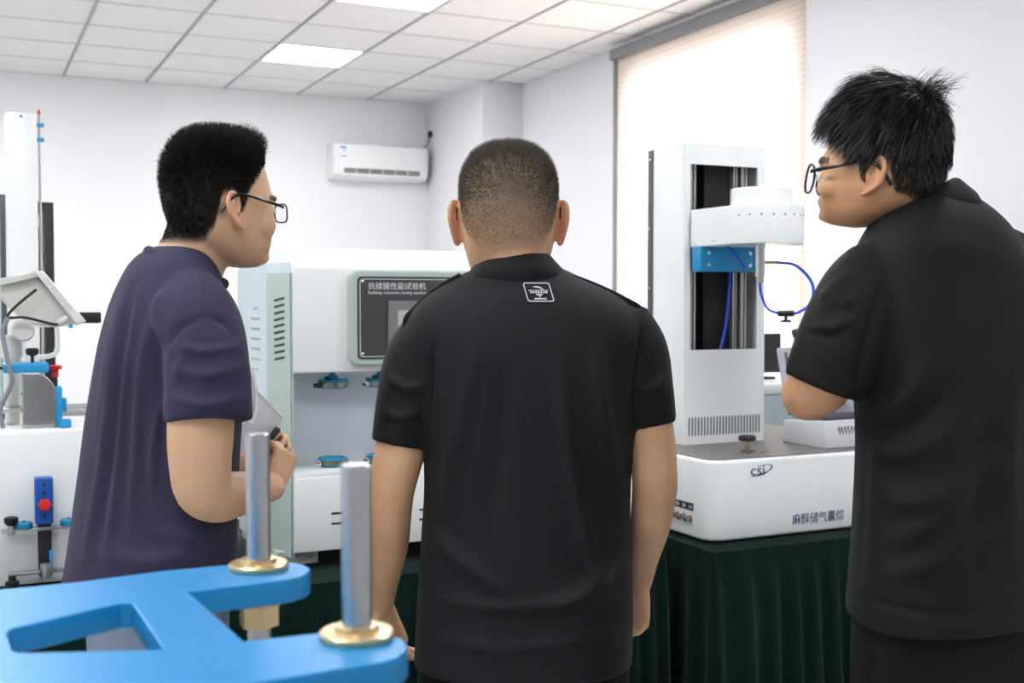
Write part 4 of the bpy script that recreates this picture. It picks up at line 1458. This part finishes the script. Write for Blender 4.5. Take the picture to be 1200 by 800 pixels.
arm_r = [(PP(715, 400, 2.10), .044), (PP(748, 450, 2.09), .046), (PP(763, 505, 2.08), px(27, 2.08)), (PP(767, 555, 2.08), px(27, 2.08)), (PP(767, 575, 2.09), px(26.5, 2.08)), (PP(762, 615, 2.12), px(24, 2.1)), (PP(755, 650, 2.17), px(18.5, 2.16)), (PP(750, 684, 2.20), px(13.5, 2.2))]
hands = [dict(wrist=PP(446, 703, 2.185), d=(.06, .18, -1), n=(.9, -.35, 0), thumb_sign=-1, curl=(28, 35, 20), size=.95, spread=.02, thumb=(.18, .95, .30)),
         dict(wrist=PP(750, 683, 2.20), d=(-.04, .10, -1), n=(-.85, -.5, 0), thumb_sign=1, curl=(26, 42, 30), size=.86, thumb=(.4, .8, .4))]
hipbox = [(740, 500, 728, 2.11, .10), (800, 498, 728, 2.11, .11), (840, 498, 728, 2.11, .11)]
trow = [(730, 494, 734, 2.11, .128), (770, 490, 737, 2.11, .134), (820, 489, 737, 2.11, .135), (860, 492, 735, 2.11, .130)]
hpM = [PP(555, 850, 2.11), PP(672, 850, 2.11)]
ftM = [Vector((hpM[0].x - .03, 2.10, 0)), Vector((hpM[1].x + .03, 2.12, 0))]
hmM, trM = person_body(pm, skin_m, Mm, sM, hpM_, neck, [arm_l, arm_r], hands, hipbox, hpM, ftM, (0, 1, 0), m_blacktr, trow, 0, dict(hairsoft=.035, fade_z=(-.06, .03, .35), amount=.88, blush=.3), 27)
torso = [(306, 574, 638, 2.11, .050), (316, 553, 663, 2.11, .068), (328, 527, 688, 2.105, .084), (342, 504, 718, 2.10, .100), (358, 486, 741, 2.10, .114), (380, 474, 756, 2.10, .126),
         (410, 472, 760, 2.10, .134), (450, 481, 756, 2.10, .137), (500, 493, 746, 2.10, .136), (560, 497, 739, 2.10, .134), (620, 494, 739, 2.10, .136), (680, 490, 741, 2.10, .141), (740, 487, 741, 2.10, .145), (775, 485, 740, 2.10, .146)]
sl_l = [(PP(513, 384, 2.10), .056), (PP(493, 420, 2.095), .064), (PP(480, 468, 2.085), .060), (PP(470, 521, 2.08), .0545)]
sl_r = [(PP(722, 376, 2.10), .060), (PP(742, 412, 2.095), .063), (PP(754, 455, 2.085), .054), (PP(764, 499, 2.08), .0445)]
lines = [([(509, 395), (505, 440), (503, 500)], 3, -.004), ([(752, 385), (748, 430), (742, 490)], 3, -.004),
         ([(560, 400), (545, 480), (525, 600)], 9, .004), ([(590, 420), (585, 520), (570, 640)], 12, -.003), ([(655, 410), (665, 520), (690, 640), (715, 700)], 9, .004),
         ([(520, 430), (528, 520), (520, 620)], 8, .004), ([(700, 400), (706, 480), (722, 580)], 9, .0035), ([(500, 620), (540, 660), (600, 700)], 10, .004),
         ([(730, 640), (690, 690), (640, 720)], 10, .004), ([(505, 700), (580, 715), (680, 705), (735, 690)], 8, .003), ([(510, 750), (600, 765), (730, 745)], 8, .0025),
         ([(455, 440), (475, 455), (500, 450)], 5, .003), ([(450, 480), (470, 490), (495, 480)], 5, .0025), ([(780, 440), (765, 455), (748, 450)], 5, .003)]
lines = [(p_, w_ * .75, a_ * 1.9) for p_, w_, a_ in lines]
shM = garment('polo_shirt', pm, m_blackpolo, torso, [sl_l, sl_r], 0, lines, noise=(.0012, 8, 3))
# stand-and-fall collar
cb, ct_ = PP(606, 330, 2.105), PP(604, 309, 2.105)
ring_collar('collar', pm, [(cb + Vector((0, .01, -.034)), .092, .092, 0, -.022), (cb + Vector((0, 0, -.008)), .099, .093, 0, -.022), (cb + Vector((0, 0, .012)), .090, .086, 0, -.022), (ct_ + Vector((0, 0, .003)), .070, .074, 0, -.024), (ct_ + Vector((0, 0, .006)), .0655, .071, 0, -.024)], m_blackpolo, .006)
# raised shoulder seams
for pts in ([(540, 322), (508, 340), (487, 360), (476, 372), (474, 384)], [(672, 324), (700, 335), (728, 348), (752, 362), (759, 378)]):
    P = [PP(u_, v_, 2.07) for u_, v_ in pts]
    tube('shoulder_seam', P, .0045, m_blackpolo, pm, 8)
# sleeve hems
# badge printed below the collar
m_badge = mat('badge_print', (222, 224, 228), .6)
me_co = get_co(shM.data)
def back_y(u, v):
    """depth of the shirt's back surface at a pixel"""
    D = me_co[:, 1]
    uu = 600 + 1350 * me_co[:, 0] / D; vv = 352 - 1350 * (me_co[:, 2] - CAM_H) / D
    k = np.argsort((uu - u) ** 2 + (vv - v) ** 2 + (D > 2.08) * 1e6)[:12]
    return float(me_co[k, 1].min())
bC = PP(631, 343, back_y(631, 343)); bU = PP(631, 333, back_y(631, 333)); bD = PP(631, 354, back_y(631, 354))
bL = PP(620, 343, back_y(620, 343)); bR = PP(642, 343, back_y(642, 343))
ex = (bR - bL).normalized(); ey = (bU - bD); ey = (ey - ex * ey.dot(ex)).normalized()
ez = ex.cross(ey)
Mb = M_plane(bC + ez * .0025, ex, ey)
sk = Matrix(((1, -.18, 0, 0), (0, 1, 0, 0), (0, 0, 1, 0), (0, 0, 0, 1)))
Mb = Mb @ sk
W, Hh = .046, .040
bd = prism('badge', [rrect(W, Hh, .0045), rrect(W - .0028, Hh - .0028, .0035)], .001, Mb, m_badge, pm)
sw = [(-.009, .0108), (-.005, .0122), (0, .0118), (.004, .0098), (.0065, .0068), (.0075, .0052), (.0062, .0052), (.004, .0072), (0, .0092), (-.005, .0102)]
prism('badge_mark', [sw], .001, Mb @ Matrix.Translation((.002, 0, 0)), m_badge, bd)
prism('badge_line', [rrect(.034, .0008, .0003, 0, .0035)], .001, Mb, m_badge, bd)
for k in range(7):
    prism('badge_glyph', [rrect(.0030, .0030, .0005, -.0135 + k * .0045, -.0005)], .001, Mb, m_badge, bd)
prism('badge_glyph', [rrect(.011, .0022, .0005, 0, -.0055)], .001, Mb, m_badge, bd)
prism('badge_glyph', [rrect(.003, .0022, .0005, 0, -.0095)], .001, Mb, m_badge, bd)
prism('badge_glyph', [rrect(.021, .0022, .0005, 0, -.0140)], .001, Mb, m_badge, bd)
# cropped greying hair
Pq, Nq, r = sample_scalp(hmM, Mm, sM, hpM_, 42000, 11, lambda q: hair_mask(q) > .0)
h = hair_mask(Pq)
ln = np.interp(Pq[:, 2], [-.05, 0, .05, .09, .12], [.0015, .0028, .006, .011, .013]) * r.uniform(.7, 1.2, len(Pq)) * np.clip(h / .02, .3, 1)
dr = unit(Nq * .75 + np.array([0, .15, -.35]) * np.clip(1 - Pq[:, 2:3] / .1, 0, 1) + np.array([0, .35, .1]) * np.clip(Pq[:, 2:3] / .1, 0, 1) + r.normal(size=Pq.shape) * .22)
S_ = np.stack([Pq - Nq * .001, Pq + dr * ln[:, None] * .5, Pq + dr * ln[:, None]], axis=1)
hair = link('hair', strands_mesh('hair', S_, .0007, Mm, sM, hpM_), m_hair_g, pm, None, None)
hair['kind'] = 'stuff'
glasses(pm, Mm, sM, hpM_, dict(w=.026, h=.018, p=3.2, r=.0016, t=.0018))
eyes(pm, Mm, sM, hpM_)
for f in ftM: shoe(pm, f + Vector((0, .05, 0)), (0, 1, 0), m_shoe)
seat(pm, (px(612 - 600, 2.1), 2.10, 0))

# ---------------------------------------------------------------- left man in the navy T-shirt
pl_ = empty('person', label='man with glasses in a navy T-shirt holding a white booklet, turned to the right', cat='person')
skin_l = skin_mat('skin_left', (219, 179, 144), (34, 29, 27))
fL = Vector((math.cos(math.radians(35)), math.sin(math.radians(35)), 0))
Ml = head_matrix(260, 249, 2.05, 42, -4, 2)
sL = 1.0
hpL_ = (1.02, .92, 1.09, .86)
neck = [(PP(246, 255, 2.05), .062), (PP(234, 285, 2.05), .060), (PP(222, 308, 2.05), .063), (PP(208, 340, 2.05), .08)]
arm_r = [(PP(232, 385, 1.92), .048), (PP(237, 440, 1.865), .052), (PP(235, 505, 1.845), px(38.5, 1.845)), (PP(235, 545, 1.85), px(36, 1.85)), (PP(239, 572, 1.865), px(34, 1.86)), (PP(256, 582, 1.90), px(30.5, 1.9)), (PP(280, 578, 1.99), px(26, 1.99)), (PP(303, 572, 2.09), px(20, 2.09)), (PP(317, 571, 2.13), px(17, 2.13))]
arm_l = [(PP(170, 375, 2.16), .052), (PP(180, 460, 2.20), .048), (PP(190, 560, 2.25), .042), (PP(230, 560, 2.30), .038), (PP(275, 545, 2.31), .030), (PP(296, 540, 2.32), .026)]
hands = [dict(wrist=PP(319, 573, 2.14), d=(.30, .30, .85), n=(-.75, .60, .15), thumb_sign=1, curl=(55, 70, 50), size=.80, spread=.03, thumb=(.25, .85, .45)),
         dict(wrist=PP(296, 540, 2.32), d=(.8, -.1, .5), n=(.3, -.9, -.1), thumb_sign=-1, curl=(45, 50, 35), size=.85)]
hipbox = [(660, 105, 262, 2.05, .12), (720, 105, 262, 2.05, .12), (790, 108, 262, 2.05, .12)]
trow = [(640, 92, 272, 2.05, .15), (690, 92, 274, 2.05, .155), (750, 96, 274, 2.05, .155), (810, 100, 272, 2.05, .15)]
hp = [PP(158, 800, 2.10), PP(212, 800, 2.0)]
ft = [Vector((hp[0].x, 2.14, 0)), Vector((hp[1].x, 1.98, 0))]
hmL, trL = person_body(pl_, skin_l, Ml, sL, hpL_, neck, [arm_r, arm_l], hands, hipbox, hp, ft, fL, m_jeans, trow, -.4, dict(hairsoft=.018, amount=.95, blush=.2))
torso = [(287, 184, 226, 2.05, .045), (295, 163, 246, 2.05, .075), (308, 148, 257, 2.05, .105), (328, 136, 264, 2.05, .13), (358, 123, 271, 2.05, .15), (400, 111, 279, 2.05, .165), (440, 103, 287, 2.05, .172),
         (490, 94, 289, 2.05, .172), (540, 87, 286, 2.05, .170), (600, 79, 284, 2.05, .172), (650, 72, 283, 2.05, .178), (683, 66, 283, 2.05, .182)]
sl_r = [(PP(222, 352, 1.96), px(42, 1.96)), (PP(235, 385, 1.90), px(49, 1.9)), (PP(242, 440, 1.86), px(51, 1.86)), (PP(244, 494, 1.845), px(52, 1.845))]
sl_l = [(PP(180, 360, 2.14), .060), (PP(172, 400, 2.18), .066), (PP(176, 470, 2.21), .064)]
lines = [([(195, 385), (186, 420), (188, 470), (190, 540)], 4, -.005), ([(235, 372), (210, 385), (193, 410)], 3, -.005), ([(232, 325), (236, 345), (237, 370)], 2.5, .003), ([(240, 370), (262, 378), (275, 395)], 3, -.004),
         ([(150, 330), (135, 420), (118, 540), (95, 660)], 4, .006), ([(165, 340), (150, 430), (138, 540), (122, 660)], 4, .006), ([(180, 350), (166, 440), (158, 540), (150, 640)], 4.5, .006),
         ([(158, 335), (142, 430), (128, 540), (108, 660)], 3.5, -.004), ([(140, 350), (125, 430), (108, 540)], 4, .0045), ([(190, 460), (180, 520), (176, 590)], 4, .005), ([(195, 340), (185, 360), (180, 400)], 4, .005),
         ([(200, 430), (235, 440), (285, 430)], 5, .004), ([(198, 465), (240, 475), (290, 462)], 5, .0045), ([(205, 405), (240, 412), (280, 405)], 4, .004), ([(225, 385), (215, 420), (205, 450)], 4, .004),
         ([(240, 640), (180, 660), (110, 650)], 8, .005), ([(280, 610), (230, 630), (170, 620)], 7, .005), ([(194, 494), (243, 491), (294, 483)], 1.6, -.0018)]
shL = garment('t_shirt', pl_, m_navy, torso, [sl_r, sl_l], -.4, lines, noise=(.002, 11, 4), voxel=.005, smooth=5)
nc = PP(219, 314, 2.05)
ring = []
for k in range(40):
    t = 2 * math.pi * k / 40
    ring.append((nc.x + .067 * math.cos(t), nc.y + .074 * math.sin(t), nc.z + .002 - .030 * math.cos(t) - .004 * math.sin(t)))
bm = bmesh.new()
bm_rings(bm, path_rings(ring + [ring[0]], [.0085] * 41, 10, .6, (0, 0, 1)))
bm_link('neckband', bm, m_navy, pl_)
# white print on the chest
cp = PP(286, 462, 2.02)
ex = Vector((.18, 1, 0)).normalized(); ey = Vector((-.06, 0, 1)).normalized()
prism('chest_print', [[(.035 * math.cos(a_ * .2618), .055 * math.sin(a_ * .2618)) for a_ in range(24)], [(.024 * math.cos(-a_ * .2618), .042 * math.sin(-a_ * .2618)) for a_ in range(24)]], .004, M_plane(cp + Vector((.004, .02, 0)), ex, ey), m_paper, pl_)
# upright short hair
Pq, Nq, r = sample_scalp(hmL, Ml, sL, hpL_, 26000, 12, lambda q: hair_mask(q) > .0)
h = hair_mask(Pq)
ln = np.interp(Pq[:, 2], [-.05, 0, .03, .06, .09, .12], [.004, .007, .010, .016, .022, .024]) * r.uniform(.75, 1.15, len(Pq)) * np.clip(h / .022, .25, 1)
ln *= np.where((Pq[:, 1] > .04) & (Pq[:, 2] > .06), 1.35, 1)
top = np.clip((Pq[:, 2] - .02) / .07, 0, 1)[:, None]
dr = unit(Nq * (.75 + .2 * top) + (1 - top) * np.array([0, -.15, -.45]) + top * np.array([0, .35, .25]) + r.normal(size=Pq.shape) * .16)
tip = unit(dr + (1 - top) * np.array([0, -.1, -.5]) + r.normal(size=Pq.shape) * .12)
S_ = np.stack([Pq - Nq * .002, Pq + dr * ln[:, None] * .4, Pq + dr * ln[:, None] * .4 + tip * ln[:, None] * .35, Pq + dr * ln[:, None] * .4 + tip * ln[:, None] * .65], axis=1)
hair = link('hair', strands_mesh('hair', S_, .0013, Ml, sL, hpL_), m_hair_l, pl_, None, None)
hair['kind'] = 'stuff'
glasses(pl_, Ml, sL, hpL_, dict(w=.027, h=.0165, p=3.6, r=.0015, t=.0028))
eyes(pl_, Ml, sL, hpL_)
for f in ft: shoe(pl_, f + fL * .05, fL, m_shoe)
seat(pl_, (px(185 - 600, 2.05), 2.05, 0))

# booklet and black phone in his hands
bk_ = empty('booklet', label='white booklet with stapled pages held against the navy T-shirt', cat='booklet')
A, B_, C_, D_ = PP(268, 425, 2.20), PP(333, 488, 2.30), PP(316, 514, 2.30), PP(262, 540, 2.22)
exb = (B_ - A).normalized(); eyb = (D_ - A); eyb = (eyb - exb * eyb.dot(exb)).normalized()
Mbk = M_plane(A, exb, eyb)
loc2 = lambda p: ((p - A).dot(exb), (p - A).dot(eyb))
quad = [loc2(A), loc2(B_), loc2(C_), loc2(D_)]
for k in range(4):
    prism('page', [[(x_ + .0006 * k, y_ + .0004 * k) for x_, y_ in quad]], .0012, Mbk @ Matrix.Translation((0, 0, .0016 * k)), m_paper, bk_, .0002)
prism('spine', [[quad[0], quad[1], (quad[1][0] - .002, quad[1][1] + .005), (quad[0][0] - .002, quad[0][1] + .005)]], .009, Mbk @ Matrix.Translation((0, 0, .0025)), m_paper, bk_, .001)
seat(bk_, PP(300, 500, 2.26))
ph = empty('phone', label='black phone held below the white booklet', cat='phone')
pa, pb = PP(313, 522, 2.27), PP(325, 506, 2.28)
exb = (pb - pa).normalized(); eyb = Vector((0, 1, 0)); eyb = (eyb - exb * eyb.dot(exb)).normalized()
prism('phone_body', [rrect(.045, .07, .006)], .011, M_plane((pa + pb) / 2, exb, eyb), m_black, ph, .002)
prism('phone_glass', [rrect(.040, .064, .004)], .001, M_plane((pa + pb) / 2, exb, eyb) @ Matrix.Translation((0, 0, .0057)), m_dark, ph)
seat(ph, (pa + pb) / 2)

# ---------------------------------------------------------------- right man in the black polo, looking down
pr_ = empty('person', label='man with thick black hair and glasses in a black polo, head bowed to the left', cat='person')
skin_r = skin_mat('skin_right', (205, 158, 118), (26, 22, 20))
fR = Vector((-math.cos(math.radians(35)), math.sin(math.radians(35)), 0))
Mr = head_matrix(1028, 217, 1.78, 180 - 34, -10, 0)
sR = 1.0
hpR_ = (1.03, .88, 1.22, .60)
neck = [(PP(1040, 205, 1.78), .064), (PP(1058, 235, 1.79), .062), (PP(1072, 258, 1.80), .066), (PP(1085, 290, 1.80), .09)]
arm_l = [(PP(1015, 345, 1.71), .055), (PP(985, 400, 1.69), .052), (PP(962, 445, 1.70), .049), (PP(949, 461, 1.725), .0405), (PP(947, 459, 1.78), .040), (PP(958, 445, 1.88), .037), (PP(968, 428, 1.97), .029), (PP(972, 420, 2.02), .025)]
arm_r = [(PP(1180, 365, 1.90), .046), (PP(1180, 420, 1.955), .048), (PP(1150, 470, 2.02), .043), (PP(1080, 460, 2.10), .036), (PP(1020, 430, 2.12), .028)]
hands = [dict(wrist=PP(972, 420, 2.02), d=(-.40, .75, .30), n=(.35, .85, -.2), thumb_sign=1, curl=(30, 40, 30), size=.85),
         dict(wrist=PP(1020, 430, 2.12), d=(-.9, .2, .3), n=(.2, -.3, .9), thumb_sign=-1, curl=(25, 35, 25), size=.9)]
hipbox = [(690, 1005, 1225, 1.80, .12), (740, 1005, 1225, 1.80, .12), (820, 1005, 1225, 1.80, .12)]
trow = [(680, 992, 1240, 1.80, .155), (720, 989, 1243, 1.80, .16), (780, 988, 1243, 1.80, .16), (860, 990, 1240, 1.80, .155)]
hp = [PP(1062, 850, 1.74), PP(1150, 850, 1.85)]
ft = [Vector((hp[0].x, 1.70, 0)), Vector((hp[1].x + .02, 1.90, 0))]
hmR, trR = person_body(pr_, skin_r, Mr, sR, hpR_, neck, [arm_l, arm_r], hands, hipbox, hp, ft, fR, m_browntr, trow, .42, dict(hairsoft=.022, fade_z=(-.05, .02, .1), amount=.95, blush=.2, nape=.026))
torso = [(224, 1078, 1124, 1.80, .05), (234, 1050, 1150, 1.80, .082), (248, 1028, 1172, 1.80, .108), (268, 1009, 1193, 1.80, .132), (300, 992, 1214, 1.80, .152), (340, 984, 1231, 1.80, .166), (400, 985, 1243, 1.80, .176), (460, 991, 1248, 1.80, .18),
         (520, 993, 1250, 1.80, .18), (600, 989, 1250, 1.80, .18), (660, 985, 1250, 1.80, .182), (710, 981, 1252, 1.80, .186)]
sl_l = [(PP(1030, 320, 1.73), px(44, 1.73)), (PP(1008, 350, 1.70), px(50, 1.7)), (PP(985, 402, 1.685), px(52, 1.69)), (PP(963, 454, 1.69), px(47, 1.7))]
sl_r = [(PP(1155, 300, 1.82), .055), (PP(1180, 318, 1.87), .064), (PP(1190, 355, 1.91), .069), (PP(1186, 400, 1.94), .068), (PP(1174, 445, 1.97), .063)]
lines = [([(1035, 330), (1018, 390), (1008, 440), (1000, 480)], 4, -.006), ([(960, 345), (985, 355), (1005, 350)], 4, .005), ([(948, 383), (975, 384), (1000, 372)], 3, .006), ([(945, 390), (975, 394), (1000, 385)], 3, -.004),
         ([(1003, 490), (1060, 470), (1090, 420)], 8, .008), ([(1003, 520), (1070, 530), (1150, 480)], 9, .007), ([(1005, 560), (1075, 590), (1160, 540)], 10, .007), ([(1010, 500), (1070, 500), (1120, 450)], 6, -.006),
         ([(1040, 640), (1100, 610), (1180, 530)], 10, .006), ([(1020, 680), (1100, 660), (1190, 600)], 9, .005), ([(1190, 420), (1185, 540), (1190, 660)], 9, .005), ([(1160, 440), (1150, 560), (1150, 680)], 10, -.005),
         ([(1020, 520), (1014, 600), (1010, 690)], 3, -.003), ([(985, 690), (1060, 716), (1140, 722), (1200, 705)], 3, -.003), ([(1040, 300), (1100, 290), (1160, 300)], 12, .004), ([(1000, 320), (975, 340), (960, 370)], 5, .004)]
shR = garment('polo_shirt', pr_, m_blackpolo2, torso, [sl_l, sl_r], .42, lines, noise=(.0018, 9, 8))
cb = PP(1074, 264, 1.795); ct_ = PP(1070, 246, 1.795)
ring_collar('collar', pr_, [(cb + Vector((.004, 0, -.034)), .088, .090, .036, -.012), (cb + Vector((.004, 0, -.008)), .093, .095, .036, -.012), (cb + Vector((0, 0, .010)), .086, .090, .036, -.012), (ct_ + Vector((0, 0, .006)), .068, .078, .036, -.012), (ct_ + Vector((0, 0, .009)), .063, .074, .036, -.012)], m_blackpolo2, .007)
# thick hair: long top combed forward and down from the crown over a short undercut
Pq, Nq, r = sample_scalp(hmR, Mr, sR, hpR_, 26000, 13, lambda q: hair_mask(q, .030) > .0)
h = hair_mask(Pq, .030)
line = .030 + .010 * np.clip(Pq[:, 1] / .08, 0, 1) + .014 * np.clip(-Pq[:, 1] / .08, 0, 1)
lng = Pq[:, 2] > line
crown = np.array([-.01, -.055, .112])
# undercut
q, nq, hq = Pq[~lng], Nq[~lng], h[~lng]
ln = np.interp(q[:, 2], [-.06, -.03, .01, .04], [.001, .003, .009, .014]) * np.clip(hq / .02, .3, 1) * r.uniform(.7, 1.2, len(q))
dr = unit(nq * .35 + np.array([0, -.05, -.8]) + r.normal(size=q.shape) * .15)
K = 7
S0 = np.stack([q - nq * .001 + dr * (ln[:, None] * k / (K - 1) + 0) + nq * .002 * min(k, 1) for k in range(K)], axis=1)
q, nq = Pq[lng], Nq[lng]
ln = np.interp(q[:, 2], [.03, .06, .09, .12], [.026, .045, .060, .066]) * r.uniform(.7, 1.15, len(q)) * np.interp(q[:, 1], [-.09, -.05, 0], [.50, .66, 1.0])
out = unit(q - crown + np.array([0, .012, 0]))
tang = unit(out - nq * (out * nq).sum(1)[:, None])
clump = np.round(q / .012)
cr = np.sin(clump @ np.array([12.9898, 78.233, 37.719]))[:, None]
cr2 = np.sin(clump @ np.array([39.3, 11.1, 83.7]))[:, None]
tang = unit(tang + np.cross(nq, tang) * cr * .35)
pos = q - nq * .002
fwd = np.clip((q[:, 1:2] - .0) / .06, 0, 1) * np.array([0, .45, .1])
d_ = unit(fwd + tang * .75 + nq * (.75 + .25 * cr2) + r.normal(size=q.shape) * .10)
pts = [pos.copy()]
ec, er = np.array([0, -.005, .020]), np.array([.083, .106, .104])
for k in range(1, K):
    pos = pos + d_ * (ln / (K - 1))[:, None]
    e = (pos - ec) / er
    ne = np.linalg.norm(e, axis=1)
    ins = ne < 1.03
    pos[ins] = ec + er * e[ins] / ne[ins][:, None] * 1.03
    d_ = unit(d_ + np.array([0, .04, -.24]) + tang * .12 + r.normal(size=q.shape) * .05)
    pts.append(pos.copy())
S1 = np.stack(pts, axis=1)
# stray tuft standing up at the crown
n_t = 260
tq = crown + r.normal(size=(n_t, 3)) * np.array([.012, .012, .003])
td_ = unit(np.array([.15, -.25, 1]) + r.normal(size=(n_t, 3)) * .38)
tl_ = r.uniform(.02, .055, n_t)[:, None]
S2 = np.stack([tq + td_ * tl_ * (k / (K - 1)) + np.array([0, -.012, -.012]) * (k / (K - 1)) ** 2 * 1.4 for k in range(K)], axis=1)
hair = link('hair', strands_mesh('hair', np.concatenate([S0, S1, S2]), .0012, Mr, sR, hpR_), m_hair_b, pr_, None, None)
hair['kind'] = 'stuff'
glasses(pr_, Mr, sR, hpR_, dict(w=.027, h=.022, p=2.4, r=.0018, t=.0030))
eyes(pr_, Mr, sR, hpR_)
for f in ft: shoe(pr_, f + fR * .05, fR, m_shoe)
seat(pr_, (px(1115 - 600, 1.8), 1.80, 0))
ph = empty('phone', label='black phone in the hand of the right man beside the laptop', cat='phone')
pa = PP(953, 426, 2.13)
Mph = Matrix.Translation(pa) @ Matrix.Rotation(math.radians(60), 4, 'Z') @ Matrix.Rotation(math.radians(65), 4, 'X')
prism('phone_body', [rrect(.07, .14, .009)], .009, Mph, m_black, ph, .002)
prism('phone_glass', [rrect(.064, .132, .006)], .001, Mph @ Matrix.Translation((0, 0, .0047)), m_dark, ph)
seat(ph, pa)
